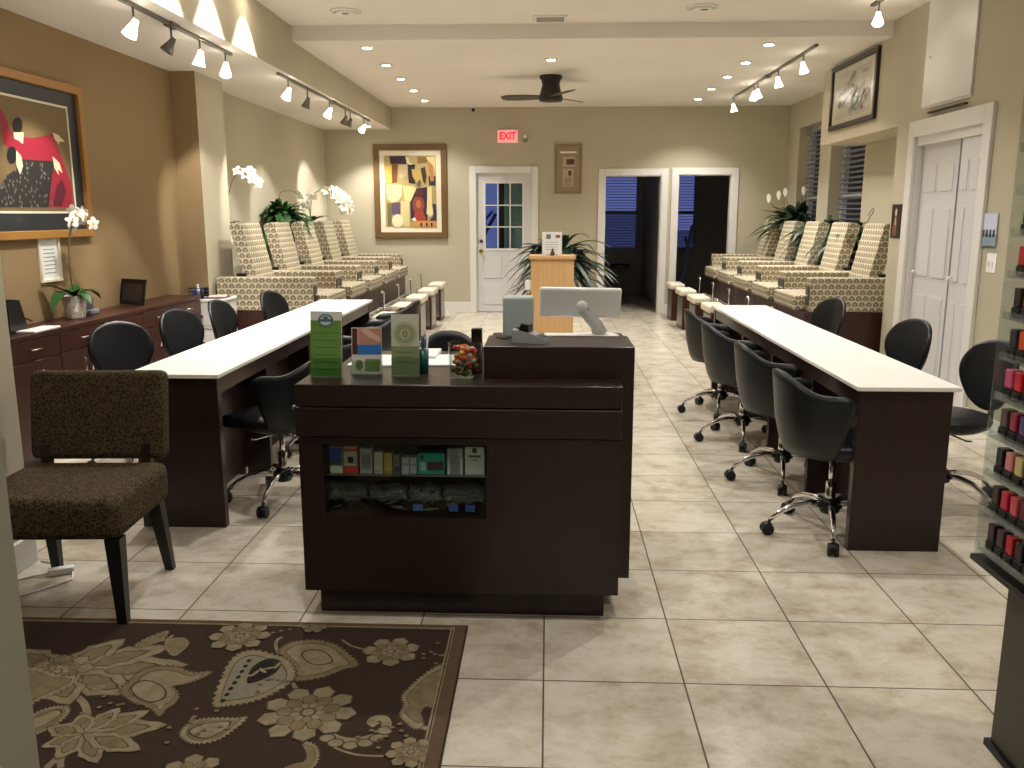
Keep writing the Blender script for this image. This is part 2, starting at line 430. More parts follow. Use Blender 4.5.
# casings
def casing(name, x0, x1, z1, w_=.10):
    t = MB((x0, D, 0)); t.box(x0-w_, x0, D-.025, D, 0, z1+w_, .004, 1); t.box(x1, x1+w_, D-.025, D, 0, z1+w_, .004, 1); t.box(x0, x1, D-.025, D, z1, z1+w_, .004, 1)
    t.box(x0, x0+.012, D, D+.12, 0, z1); t.box(x1-.012, x1, D, D+.12, 0, z1); t.box(x0+.012, x1-.012, D, D+.12, z1-.012, z1)
    return struct(name, t, 'trim')
casing('trim_2', -1.10, -.26, 2.10); casing('trim_3', .84, 1.68, 2.06); casing('trim_4', 1.93, 2.72, 2.07)
# back door with a nine light window
org = (-.68, D+.04, 0)
d_ = MB(org); x0, x1 = -1.086, -.274
gz0, gz1, gx0, gx1 = .98, 1.95, -.96, -.40
d_.box(x0, gx0, D+.03, D+.07, .01, 2.085); d_.box(gx1, x1, D+.03, D+.07, .01, 2.085); d_.box(gx0, gx1, D+.03, D+.07, .01, gz0); d_.box(gx0, gx1, D+.03, D+.07, gz1, 2.085)
for (px0, px1, pz0, pz1) in [(-.99, -.72, .52, .84), (-.64, -.37, .52, .84), (-.99, -.72, .12, .44), (-.64, -.37, .12, .44)]:
    d_.box(px0, px1, D+.022, D+.031, pz0, pz1, .008, 2)
do = struct('door_1', d_, 'door')
mu = MB(org)
for k in (1, 2): mu.box(gx0+(gx1-gx0)*k/3-.008, gx0+(gx1-gx0)*k/3+.008, D+.025, D+.06, gz0, gz1); mu.box(gx0, gx1, D+.026, D+.059, gz0+(gz1-gz0)*k/3-.008, gz0+(gz1-gz0)*k/3+.008)
mu.box(gx0-.03, gx0, D+.02, D+.04, gz0-.03, gz1+.03); mu.box(gx1, gx1+.03, D+.02, D+.04, gz0-.03, gz1+.03); mu.box(gx0, gx1, D+.02, D+.04, gz1, gz1+.03); mu.box(gx0, gx1, D+.02, D+.04, gz0-.03, gz0)
mu.build('muntins', 'trim', do)
g = MB(org); g.box(gx0, gx1, D+.048, D+.052, gz0, gz1); g.build('door_glass', 'glass', do)
k = MB(org); k.lathe((-1.03, D+.03, .94), [(.03, 0), (.03, -.01), (.012, -.015), (.012, -.04), (.03, -.05), (.032, -.065), (.02, -.08)], 16, 'y'); k.build('door_knob', 'brass', do)
k = MB(org); k.lathe((-1.03, D+.03, 1.09), [(.026, 0), (.026, -.02), (.015, -.03)], 16, 'y'); k.build('deadbolt', 'strap', do)
# dusk seen through the door: neighbouring wall, a dark post and a lit vestibule wall
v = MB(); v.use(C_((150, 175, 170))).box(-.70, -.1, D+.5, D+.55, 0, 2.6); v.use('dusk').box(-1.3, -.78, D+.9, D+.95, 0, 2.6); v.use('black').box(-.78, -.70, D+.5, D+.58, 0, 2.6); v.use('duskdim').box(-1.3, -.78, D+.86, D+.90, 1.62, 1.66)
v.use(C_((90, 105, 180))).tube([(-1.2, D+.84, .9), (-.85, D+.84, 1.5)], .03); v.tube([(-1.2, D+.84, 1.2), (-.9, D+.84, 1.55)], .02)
struct('wall_vestibule', v)
# two unlit rooms behind the openings
rm = MB(); Y2 = 16.45
rm.box(-.2, -.1, D+.12, Y2, 0, 2.6); rm.box(1.76, 1.86, D+.12, Y2, 0, 2.6); rm.box(3.6, 3.7, D+.12, Y2, 0, 2.6); rm.box(-.2, 3.7, D+.12, Y2+.1, 2.5, 2.6)
wz = (.83, 2.2)
for x0, x1 in [(-.1, .78), (1.66, 2.3), (2.72, 3.6)]: rm.box(x0, x1, Y2, Y2+.1, 0, 2.5)
for x0, x1 in [(.78, 1.66), (2.3, 2.72)]: rm.box(x0, x1, Y2, Y2+.1, 0, wz[0]); rm.box(x0, x1, Y2, Y2+.1, wz[1], 2.5)
struct('wall_back_rooms', rm, 'blackroom')
for k, (x0, x1) in enumerate([(.78, 1.66), (2.3, 2.72)]):
    f = MB((x0, Y2, 1.5)); f.box(x0, x0+.04, Y2-.02, Y2+.06, *wz); f.box(x1-.04, x1, Y2-.02, Y2+.06, *wz); f.box(x0+.04, x1-.04, Y2-.03, Y2+.06, wz[0], wz[0]+.05); f.box(x0+.04, x1-.04, Y2-.02, Y2+.06, 1.5, 1.54)
    wo = struct('window_%d' % (k+3), f, 'slat')
    g = MB((x0, Y2, 1.5)); g.use('dusk').box(x0+.04, x1-.04, Y2+.07, Y2+.075, 1.56 if k == 0 else 1.2, wz[1]); g.use('duskdim').box(x0+.04, x1-.04, Y2+.07, Y2+.075, wz[0], 1.56 if k == 0 else 1.2); g.build('pane', None, wo)
    s2 = MB((x0, Y2, 1.5)); z = wz[0]+.06
    while z < wz[1]-.02: s2.box(x0+.045, x1-.045, Y2-.05, Y2-.012, z, z+.012); z += .05
    s2.build('blind', 'slat', wo)
# baseboards
bb = lambda name, *a: struct(name, MB().box(*a, .004, 1), 'trim')
bb('baseboard_back', -1.78, -1.20, D-.015, D, 0, .16); bb('baseboard_left', -2.25, -2.232, 2.2, 3.5, 0, .13); bb('baseboard_back_middle', -.16, .74, D-.015, D, 0, .16)
bb('baseboard_right', XR-.015, XR, 2.6, 6.28, 0, .12); bb('baseboard_back_right', 1.78, 1.83, D-.015, D, 0, .14)
# entrance pier close to the camera, left
struct('wall_entrance_pier', MB().box(-1.4, -.768, 1.0, 1.15, 0, 3.18), 'entry')
# closet
t = MB((XR, 7, 0)); y0, y1, zt = 6.40, 7.56, 2.12
t.box(XR-.03, XR, y0-.12, y0, 0, zt+.13, .006, 2); t.box(XR-.03, XR, y1, y1+.12, 0, zt+.13, .006, 2); t.box(XR-.03, XR, y0, y1, zt, zt+.13, .006, 2)
t.box(XR, XR+.1, y0, y0+.02, 0, zt); t.box(XR, XR+.1, y1-.02, y1, 0, zt); t.box(XR, XR+.1, y0+.02, y1-.02, zt-.07, zt)
struct('trim_5', t, 'trim')
for k, (a0, a1, xo) in enumerate([(6.43, 6.79, .02), (6.885, 7.53, .05)]):
    d_ = MB((XR+.04, (a0+a1)/2, 0)); d_.box(XR+xo, XR+xo+.03, a0, a1, .02, zt-.06)
    for (z0, z1) in [(.15, .85), (.98, 1.55), (1.66, 1.9)]:
        for q in (0, 1):
            b0 = a0+.05+q*(a1-a0-.04)/2; b1 = b0+(a1-a0)/2-.08
            d_.box(XR+xo-.002, XR+xo+.006, b0-.012, b1+.012, z0-.012, z1+.012, .003, 1); d_.box(XR+xo-.008, XR+xo, b0+.01, b1-.01, z0+.01, z1-.01, .006, 2)
    o = struct('door_%d' % (k+2), d_, 'door')
    kn = MB((XR+.04, (a0+a1)/2, 0)); kn.lathe((XR+xo, a1-.06, 1.02), [(.008, 0), (.008, -.02), (.016, -.028), (.012, -.038)], 12, 'x'); kn.build('door_knob', 'white', o)
struct('wall_closet_back', MB().box(3.45, 3.5, 6.3, 7.66, 0, 2.4), 'blackroom')

# ---------------------------------------------------------------- lamps
def downlight(x, y, z, label, energy=60, on=True, ang=120, tgt=None, lensmat=None, blend=.6):
    o = thing('recessed_downlight', (x, y, z), label, 'ceiling light', group='recessed ceiling downlights')
    MB().lathe((0, 0, 0), [(.045, -.012), (.062, -.012), (.066, -.001), (.045, -.001), (.045, -.012)], 20, cap=False).build('trim_ring', 'white', o)
    MB().lathe((0, 0, 0), [(.001, -.009), (.042, -.007)], 18, cap=False).build('lamp_lens', lensmat or 'lens', o)
    spot('downlight_beam', (x, y, z-.03), tgt or (x, y, 0), energy, ang, blend, parent=o)
    return o
ordn = ['nearest', 'second nearest', 'middle', 'second farthest', 'farthest']
for k, y in enumerate([8.60, 9.58, 10.52, 11.50, 12.50]):
    downlight(-1.735, y, 3.05, 'lit recessed downlight in the left ceiling row, %s of five in that row' % ordn[k], 24)
    downlight(2.035, y, 3.05, 'lit recessed downlight in the right ceiling row, %s of five in that row' % ordn[k], 24)
downlight(0.01, 9.32, 3.05, 'lit recessed downlight in the ceiling just in front of the fan', 24)
for y in (5.55, 6.27, 6.98): downlight(-2.20, y, 3.18, 'recessed downlight hard against the left soffit grazing its face', 40, ang=76, blend=.12)
for (x, y) in [(-1.2, 4.6), (1.6, 4.6), (0.1, 5.8), (1.6, 6.6), (-.6, 2.2), (1.9, 2.2), (0.5, .3)]:  # out-of-view downlights, added to brighten the front of the room
    downlight(x, y, 3.18, 'added unseen downlight in the higher front ceiling', 28 if y > 3 else 19)
downlight(-2.60, 12.75, 2.735, 'recessed downlight at the far end of the soffit by the framed collage', 26, tgt=(-2.7, 13.1, 0), ang=95)
downlight(-2.9, 4.7, 2.735, 'recessed downlight in the near soffit above the dark credenza', 10, ang=100)

def head(o, p, tgt, lit, energy, ang=50):
    """track head: stem, bell shade, lens; direction towards tgt; p local to o"""
    p = Vector(p); L = Vector(o.location)
    MB().tube([p, p+Vector((0, 0, -.09))], .007).build('stem', 'track', o)
    d = (Vector(tgt)-(L+p+Vector((0, 0, -.1)))).normalized(); q = d.to_track_quat('Z', 'Y').to_matrix().to_4x4()
    T_ = Matrix.Translation(p+Vector((0, 0, -.10))) @ q
    m = MB(); m.lathe((0, 0, 0), [(.012, -.03), (.018, -.028), (.022, .0), (.045, .075), (.041, .075), (.018, .0)], 16, cap=False); bmesh.ops.transform(m.bm, matrix=T_, verts=m.bm.verts); sh = m.build('shade', 'shade_lit' if lit else 'track', o)
    m = MB(); m.lathe((0, 0, 0), [(.001, .066), (.038, .066)], 16, cap=False); bmesh.ops.transform(m.bm, matrix=T_, verts=m.bm.verts); m.build('lamp_lens', 'lens' if lit else 'lensoff', o)
    if lit:
        w_ = L+p+Vector((0, 0, -.10))+d*.08
        spot('track_beam', w_, Vector(tgt), energy, ang, .5, parent=o)
def track(name_label, x, z, y0, y1, heads):
    o = thing('track_light', (x, y0, z), name_label, 'track light')
    MB().box(-.017, .017, 0, y1-y0, -.022, 0, .003, 1).build('rail', 'track', o)
    MB().box(-.03, .03, (y1-y0)/2-.07, (y1-y0)/2+.07, -.03, 0, .004, 1).build('power_feed', 'track', o)
    for (y, tgt, lit, e) in heads: head(o, (0, y-y0, -.022), tgt, lit, e)
track('silver ceiling track on the soffit above the brown wall, with three lit heads', -2.50, 2.735, 4.9, 7.05,
      [(5.42, (-3.3, 5.7, 1.5), True, 26), (5.95, (-3.3, 5.6, 1.2), False, 0), (6.43, (-3.0, 6.6, .8), True, 20), (6.93, (-3.13, 8.2, 1.2), True, 26)])
track('silver ceiling track on the far soffit above the left row of spa chairs', -2.42, 2.735, 8.0, 12.0,
      [(8.30, (-3.2, 8.9, 1.3), True, 20), (8.95, (-3.2, 9.2, .8), False, 0), (9.85, (-3.3, 10.4, 1.4), True, 18), (10.60, (-3.3, 10.9, .8), False, 0), (10.85, (-3.3, 10.9, .8), False, 0), (11.65, (-3.37, 12.3, 1.6), True, 30)])
track('silver ceiling track above the right row of spa chairs', 2.48, 3.05, 8.62, 12.35,
      [(9.04, (2.9, 8.8, .8), True, 22), (9.99, (2.9, 9.9, .8), True, 22), (10.92, (2.9, 10.9, .8), True, 18), (11.12, (2.4, 11.6, .8), True, 12), (12.3, (2.9, 12.5, .8), True, 14)])
o = thing('track_light', (2.63, 6.9, 3.18), 'single lit track head hanging from the front ceiling beside the white wall cabinet', 'track light')
MB().box(-.017, .017, -1.2, .75, -.022, 0).build('rail', 'track', o); head(o, (0, .6, -.022), (2.2, 6.2, .8), True, 16)

# ceiling fittings
for (x, y, l, nm) in [(-1.73, 7.72, 'small round grille in the ceiling near the left soffit', 0), (1.26, 7.70, 'small round grille in the ceiling at the right of the wide vent', 0)]:
    o = thing('ceiling_speaker', (x, y, 3.18), l, 'ceiling vent')
    MB().lathe((0, 0, 0), [(.13, 0), (.13, -.008), (.11, -.014)], 24).build('rim', 'white', o)
    m = MB(); m.use('ceiling').lathe((0, 0, -.0141), [(.105, 0), (.07, -.012), (.02, -.02)], 20); m.use('black').box(-.02, .035, -.055, -.04, -.035, -.03); m.build('grille', None, o)
o = thing('ceiling_vent', (0, 8.05, 3.18), 'square supply vent in the middle of the front ceiling', 'ceiling vent')
MB().box(-.15, .15, -.10, .10, -.012, 0, .004, 1).build('frame', 'white', o)
m = MB()
for k in range(4): m.box(-.12, .12, -.07+k*.04, -.06+k*.04, -.022, -.012)
m.use(C_((176, 168, 156))); m.build('grille', None, o)
o = thing('ceiling_fan', (.013, 10.42, 3.05), 'dark bronze low-profile ceiling fan with three blades', 'ceiling fan')
MB().lathe((0, 0, 0), [(.13, 0), (.13, -.03), (.11, -.05), (.10, -.10), (.125, -.2), (.14, -.25), (.13, -.28), (.04, -.29)], 32).build('motor_housing', 'fan', o)
for k, a in enumerate([172, 52, -68]):
    a = math.radians(a); rows = []
    for i in range(9):
        t = i/8; r_ = .10+t*.48; w_ = .055+.035*math.sin(PI*t*.8); 
        if i == 8: w_ *= .55
        rows.append([(Matrix.Rotation(a, 3, 'Z') @ Vector((r_, s*w_, -.235+s*w_*.2))) for s in (-1, -.5, 0, .5, 1)])
    MB().slab(rows, .008).build('blade', 'blade', o)
o = thing('security_camera', (-1.12, 13.2, 3.05), 'tiny black dome security camera at the back edge of the ceiling', 'camera')
MB().lathe((0, 0, 0), [(.03, 0), (.03, -.02), (.02, -.03)], 14).build('mount', 'white', o); MB().lathe((0, 0, 0), [(.022, -.03), (.024, -.06), (.012, -.08)], 14).build('lens', 'black_gloss', o)

# ---------------------------------------------------------------- back wall fittings
o = thing('exit_sign', (-.62, D, 2.63), 'lit red EXIT sign on the back wall above the glazed door', 'exit sign')
MB().box(-.15, .15, -.045, 0, -.09, .09, .006, 2).build('housing', 'exitplate', o)
et = text('lettering', 'EXIT', .150, (0, -.047, 0), (PI/2, 0, 0), 'exitred', o, .002); et.scale = (.82, 1, 1)
MB().box(-.11, .11, -.03, -.0, .09, .10).build('mounting_plate', 'white', o)
o = thing('emergency_light', (-.36, D, 2.60), 'small grey emergency lamp beside the EXIT sign', 'emergency light')
MB().box(-.03, .03, -.04, 0, -.05, .04, .005, 1).build('housing', 'tan', o)
MB().lathe((0, -.04, .02), [(.02, 0), (.026, -.02)], 12, 'y').build('lamp_head', 'white', o)
o = thing('notice_board', (.285, D, 2.16), 'tall tan framed price board hanging between the door and the openings', 'board')
MB().box(-.2, .2, -.03, 0, -.36, .36, .006, 2).build('frame', 'tan', o)
m = MB(); m.use(C_((152, 136, 108))).box(-.16, .16, -.034, -.03, -.32, .32); m.use('paper').box(-.12, .12, -.037, -.034, .225, .25); m.use(C_((185, 172, 150))).box(-.08, .10, -.037, -.034, .03, .17); m.box(-.08, .08, -.037, -.034, -.26, .0)
m.use(C_((90, 62, 48))).box(-.03, .09, -.039, -.037, .06, .14); m.box(0, .05, -.039, -.037, -.1, -.03); m.use(C_((120, 100, 80)))
for q in range(5): m.box(-.06, .05, -.039, -.037, -.24+q*.026, -.23+q*.026)
m.build('notices', None, o)

def flat(mb, m, pts, depth, P):
    mb.use(m); mb.poly([P(a, b, depth) for a, b in pts])
def ell(cx, cy, rx, ry, n=16, rot=0):
    return [(cx+rx*math.cos(2*PI*i/n)*math.cos(rot)-ry*math.sin(2*PI*i/n)*math.sin(rot), cy+rx*math.cos(2*PI*i/n)*math.sin(rot)+ry*math.sin(2*PI*i/n)*math.cos(rot)) for i in range(n)]
# collage picture on the back wall
o = thing('framed_picture', (-2.09, D, 1.83), 'framed abstract collage in a wide brown frame on the back wall', 'picture')
W_, H_ = .555, .695
fm = MB()
for (a0, a1, b0, b1) in [(-W_, W_, H_-.09, H_), (-W_, W_, -H_, -H_+.09), (-W_, -W_+.09, -H_+.09, H_-.09), (W_-.09, W_, -H_+.09, H_-.09)]: fm.box(a0, a1, -.045, 0, b0, b1, .008, 2)
fm.build('frame', 'brownframe', o)
MB().box(-W_+.09, W_-.09, -.022, 0, -H_+.09, H_-.09).build('mat_board', 'mat_cream', o)
art = MB(); dep = [0]
def P2(a, b, k): return ((a-321)/437*1.0, -.0225-.0005*k, -(b-399)/437*1.0)
L2 = [((176, 156, 104), [(150, 168), (492, 168), (492, 630), (150, 630)]), ((58, 40, 52), [(185, 172), (290, 170), (300, 225), (250, 222), (190, 220)]),
 ((120, 72, 40), [(195, 222), (240, 222), (232, 340), (200, 346)]), ((206, 176, 84), [(155, 235), (200, 232), (195, 342), (158, 345)]), ((196, 176, 140), [(243, 232), (300, 226), (300, 300), (250, 318)]),
 ((40, 34, 36), [(305, 225), (355, 225), (345, 300), (355, 350), (310, 345)]), ((190, 160, 92), [(330, 255), (425, 262), (420, 350), (360, 345), (335, 300)]), ((214, 204, 176), [(290, 176), (312, 180), (318, 215), (350, 222), (320, 228), (300, 215)]),
 ((52, 46, 62), [(440, 300), (488, 300), (488, 362), (445, 358)]), ((176, 120, 62), [(440, 215), (466, 200), (478, 330), (455, 335)]), ((130, 100, 54), [(370, 178), (440, 175), (436, 215), (372, 220)]), ((216, 200, 140), [(425, 180), (488, 176), (488, 290), (478, 240), (440, 200)]),
 ((224, 206, 150), [(163, 355), (265, 355), (262, 425), (235, 462), (195, 472), (162, 445)]), ((214, 196, 138), [(270, 360), (340, 366), (356, 375), (356, 430), (320, 465), (280, 455)]),
 ((92, 74, 92), [(192, 472), (250, 470), (250, 545), (215, 555), (192, 545)]), ((112, 106, 72), [(162, 475), (190, 475), (188, 620), (165, 625)]), ((200, 186, 132), [(256, 460), (312, 462), (310, 628), (272, 628), (250, 560)]),
 ((46, 34, 58), [(316, 470), (360, 380), (430, 370), (430, 590), (318, 590)]), ((226, 214, 178), ell(230, 590, 38, 44)), ((126, 60, 38), ell(372, 485, 40, 58)), ((168, 96, 60), ell(372, 480, 16, 28)), ((84, 40, 30), ell(380, 410, 24, 26)),
 ((150, 56, 34), [(345, 535), (400, 520), (425, 590), (340, 590)]), ((222, 204, 150), [(434, 370), (462, 366), (462, 500), (478, 520), (470, 545), (450, 566), (424, 540), (428, 505)]), ((50, 44, 66), [(465, 480), (490, 480), (490, 590), (440, 590), (470, 560)]),
 ((186, 134, 74), [(320, 590), (490, 590), (490, 628), (320, 628)]), ((30, 24, 24), ell(388, 614, 7, 13)), ((30, 24, 24), ell(425, 614, 7, 13)), ((30, 24, 24), ell(458, 614, 7, 13)), ((230, 222, 200), [(322, 580), (345, 566), (358, 590), (340, 590)]), ((60, 46, 34), [(392, 250), (420, 240), (430, 300), (420, 345), (405, 330)]), ((96, 92, 76), [(360, 350), (385, 320), (395, 350), (375, 372)])]
for k, (c, pts) in enumerate(L2): flat(art, C_(c), [(min(492, max(150, a)), min(630, max(168, b))) for a, b in pts], k, P2)
art.build('print', None, o)

# dancers picture on the brown wall
o = thing('framed_picture', (XL, 5.62, 1.86), 'large gold-framed print of two dancers in red and black on the brown wall', 'picture')
y0, y1, z0, z1 = 4.90, 6.295, 1.335, 2.375
def fr(mb, y0, y1, z0, z1, w_, x0, x1, bev=.006):
    for a in [(y0, y1, z1-w_, z1), (y0, y1, z0, z0+w_), (y0, y0+w_, z0+w_, z1-w_), (y1-w_, y1, z0+w_, z1-w_)]: mb.box(x0, x1, *a, bev, 2)
OR = (XL, 5.62, 1.86)
m = MB(OR); fr(m, y0, y1, z0, z1, .055, XL, XL+.04); m.build('frame', 'goldframe', o)
m = MB(OR); m.box(XL, XL+.012, y0+.05, y1-.05, z0+.05, z1-.05); m.build('mat_board', 'mat_dark', o)
m = MB(OR); fr(m, 5.03, 6.125, 1.50, 2.225, .014, XL+.012, XL+.016, 0); m.build('mat_line', 'mat_cream', o)
art = MB(OR); PIC1 = [('bgr', [(4.975, 2.177), (6.115, 2.209), (6.088, 1.521), (4.857, 1.537)]), ('red', [(5.354, 2.137), (5.395, 2.105), (5.442, 2.017), (5.499, 1.975), (5.67, 1.979), (5.914, 2.024), (5.988, 1.903), (6.091, 1.697), (6.083, 1.542), (5.777, 1.54), (5.842, 1.689), (5.861, 1.833), (5.54, 1.834), (5.45, 1.886), (5.36, 1.917), (5.353, 2.045)]), ('maroon', [(5.902, 1.687), (5.977, 1.735), (6.014, 1.652), (5.935, 1.546), (5.831, 1.549)]), ('blackdress', [(5.524, 1.837), (5.715, 1.841), (5.901, 1.846), (5.834, 1.689), (5.777, 1.54), (5.198, 1.536), (5.24, 1.633), (5.358, 1.73), (5.462, 1.773)]), ('hair1', [(5.576, 2.048), (5.564, 2.021), (5.541, 2.0), (5.512, 1.991), (5.487, 1.996), (5.471, 2.013), (5.469, 2.038), (5.48, 2.064), (5.503, 2.085), (5.531, 2.095), (5.557, 2.091), (5.574, 2.074)]), ('hair2', [(5.482, 1.86), (5.469, 1.831), (5.446, 1.81), (5.419, 1.801), (5.394, 1.807), (5.379, 1.826), (5.377, 1.853), (5.389, 1.881), (5.411, 1.902), (5.439, 1.911), (5.464, 1.906), (5.48, 1.887)]), ('skin1', [(5.471, 1.997), (5.579, 2.006), (5.558, 1.932), (5.515, 1.951), (5.47, 1.959)]), ('skin2', [(5.477, 1.888), (5.524, 1.857), (5.533, 1.795), (5.49, 1.741), (5.461, 1.801)]), ('hand1', [(5.909, 2.034), (5.972, 2.025), (6.051, 1.986), (5.975, 1.98), (5.987, 1.96), (5.927, 1.991)]), ('hand2', [(5.88, 1.879), (5.957, 1.838), (5.98, 1.773), (5.93, 1.796), (5.934, 1.754), (5.885, 1.804)]), ('hand3', [(5.256, 2.179), (5.312, 2.159), (5.357, 2.133), (5.335, 2.116), (5.276, 2.128)])]
cc = {'bgr': (116, 96, 62), 'red': (150, 30, 52), 'maroon': (88, 22, 42), 'blackdress': (40, 38, 38), 'hair1': (18, 16, 18), 'hair2': (18, 16, 18)}
def P1(a, b, k): return (XL+.0125+.0006*k, a, b)
art.use(C_(cc['bgr'])).poly([P1(a, b, 0) for a, b in [(5.04, 1.51), (6.11, 1.51), (6.11, 2.21), (5.04, 2.21)]])
for k, (nme, pts) in enumerate(PIC1[1:]):
    art.use(C_(cc.get(nme, (222, 204, 168)))).poly([P1(max(5.045, a), min(2.2, max(1.515, b)), k+1) for a, b in pts])
    if nme == 'blackdress':
        art.use(C_((120, 116, 104)))
        for q in range(90):
            a = random.uniform(5.28, 5.84); b = random.uniform(1.53, 1.82)
            if b < 1.55+(a-5.2)*1.3: art.poly([P1(a+math.cos(t)*.008, b+math.sin(t*1.0)*.012, k+1.5) for t in (0, 1.6, 3.1, 4.7)])
art.build('print', None, o)
o = thing('certificate_frame', (XL, 5.74, 1.195), 'small cream framed certificate on the brown wall under the dancers picture', 'certificate')
m = MB(); fr(m, -.125, .125, -.15, .15, .02, 0, .018, .004); m.build('frame', 'mat_cream', o)
m = MB(); m.use('paper').box(0, .006, -.105, .105, -.13, .13)
m.use(C_((120, 110, 95)))
for q in range(7): m.box(.006, .0065, -.07, .07, -.09+q*.026, -.085+q*.026)
m.build('certificate_sheet', None, o)
# sketch on the bulkhead
OR = (XR, 9.2, 2.70)
o = thing('framed_picture', OR, 'dark-framed grey brush painting of flowers on the right bulkhead', 'picture')
m = MB(OR); fr(m, 8.54, 9.87, 2.37, 3.02, .05, XR-.035, XR); m.build('frame', 'blackframe', o)
m = MB(OR); m.box(XR-.014, XR, 8.58, 9.83, 2.41, 2.98); m.build('mat_board', C_((196, 190, 172), .2), o)
m = MB(OR); m.use(C_((176, 168, 152), .2)).box(XR-.016, XR-.014, 8.72, 9.70, 2.47, 2.92)
for k in range(46):
    a = random.gauss(9.15, .22); b = random.gauss(2.62, .07) ; a = min(9.62, max(8.8, a)); b = min(2.85, max(2.52, b))
    m.use(C_(random.choice([(112, 122, 108), (96, 108, 98), (130, 136, 122), (88, 82, 78), (120, 70, 66)]), .2)); r_ = random.uniform(.015, .045); q = random.random()*3
    m.poly([(XR-.0165-.0002*k, a+r_*1.5*math.cos(t+q), b+r_*math.sin(t)) for t in [i*PI/4 for i in range(8)]])
m.use(C_((110, 104, 96), .2))
for k in range(9):
    a = 9.5-k*.045; m.poly([(XR-.026, a, 2.72+.02*k), (XR-.026, a+.05, 2.75+.018*k), (XR-.026, a+.01, 2.70+.018*k)])
for k in range(4): m.poly([(XR-.026, 8.80+k*.04, 2.84), (XR-.026, 8.82+k*.04, 2.84), (XR-.026, 8.82+k*.04, 2.87), (XR-.026, 8.80+k*.04, 2.87)])
m.build('print', None, o)
# small portrait photo beside the closet, switch, flyer pocket, access panel
OR = (XR, 7.86, 1.44)
o = thing('portrait_poster', OR, 'small dark poster of a person in a brown dress beside the closet', 'poster')
m = MB(OR); m.use('blackframe').box(XR-.008, XR, 7.76, 7.96, 1.29, 1.58); m.use(C_((200, 170, 140))).poly([(XR-.0085, 7.86+.025*math.cos(t), 1.51+.035*math.sin(t)) for t in [i*PI/6 for i in range(12)]])
m.use(C_((120, 74, 54))).poly([(XR-.0086, 7.82, 1.31), (XR-.0086, 7.93, 1.31), (XR-.0086, 7.89, 1.46), (XR-.0086, 7.84, 1.46)]); m.use(C_((190, 150, 120))).poly([(XR-.0088, 7.84, 1.40), (XR-.0088, 7.88, 1.40), (XR-.0088, 7.87, 1.47), (XR-.0088, 7.85, 1.47)])
m.build('poster_sheet', None, o)
OR = (XR, 6.14, 1.165)
o = thing('light_switch', OR, 'white double light switch plate on the wall right of the closet', 'light switch')
m = MB(OR); m.box(XR-.006, XR, 6.08, 6.20, 1.10, 1.23, .003, 1); m.build('plate', 'white_plastic', o)
for yy in (6.115, 6.165): m = MB(OR); m.box(XR-.014, XR-.006, yy-.006, yy+.006, 1.15, 1.175); m.build('toggle', 'white', o)
OR = (XR, 6.2, 1.385)
o = thing('flyer_holder', OR, 'clear wall pocket with a bluish printed flyer above the light switch', 'flyer holder')
m = MB(OR); m.use(C_((205, 208, 232))).box(XR-.012, XR-.006, 6.10, 6.30, 1.28, 1.50); m.use(C_((70, 66, 80)))
for q in range(4): m.box(XR-.013, XR-.012, 6.115+q*.047, 6.145+q*.047, 1.34, 1.39)
m.build('flyer', None, o)
m = MB(OR); m.box(XR-.018, XR-.014, 6.08, 6.32, 1.26, 1.36); m.build('pocket', 'glass', o)
OR = (XR, 7.08, 2.7)
o = thing('wall_cabinet', OR, 'shallow white box cabinet high on the wall above the closet doors', 'cabinet')
m = MB(OR); m.box(XR-.010, XR, 6.66, 7.50, 2.33, 3.17, .002, 1); m.build('body', 'trim', o)
m = MB(OR); m.box(XR-.020, XR-.010, 6.66, 7.50, 2.345, 3.17, .003, 1); m.build('door', 'trim', o)
m = MB(OR); m.lathe((XR-.020, 7.40, 2.72), [(.008, 0), (.012, -.012)], 10, 'x'); m.build('knob', 'trim', o)
m = MB(OR); m.box(XR-.03, XR, 6.72, 7.35, 2.285, 2.297); m.build('ledge', 'black', o)
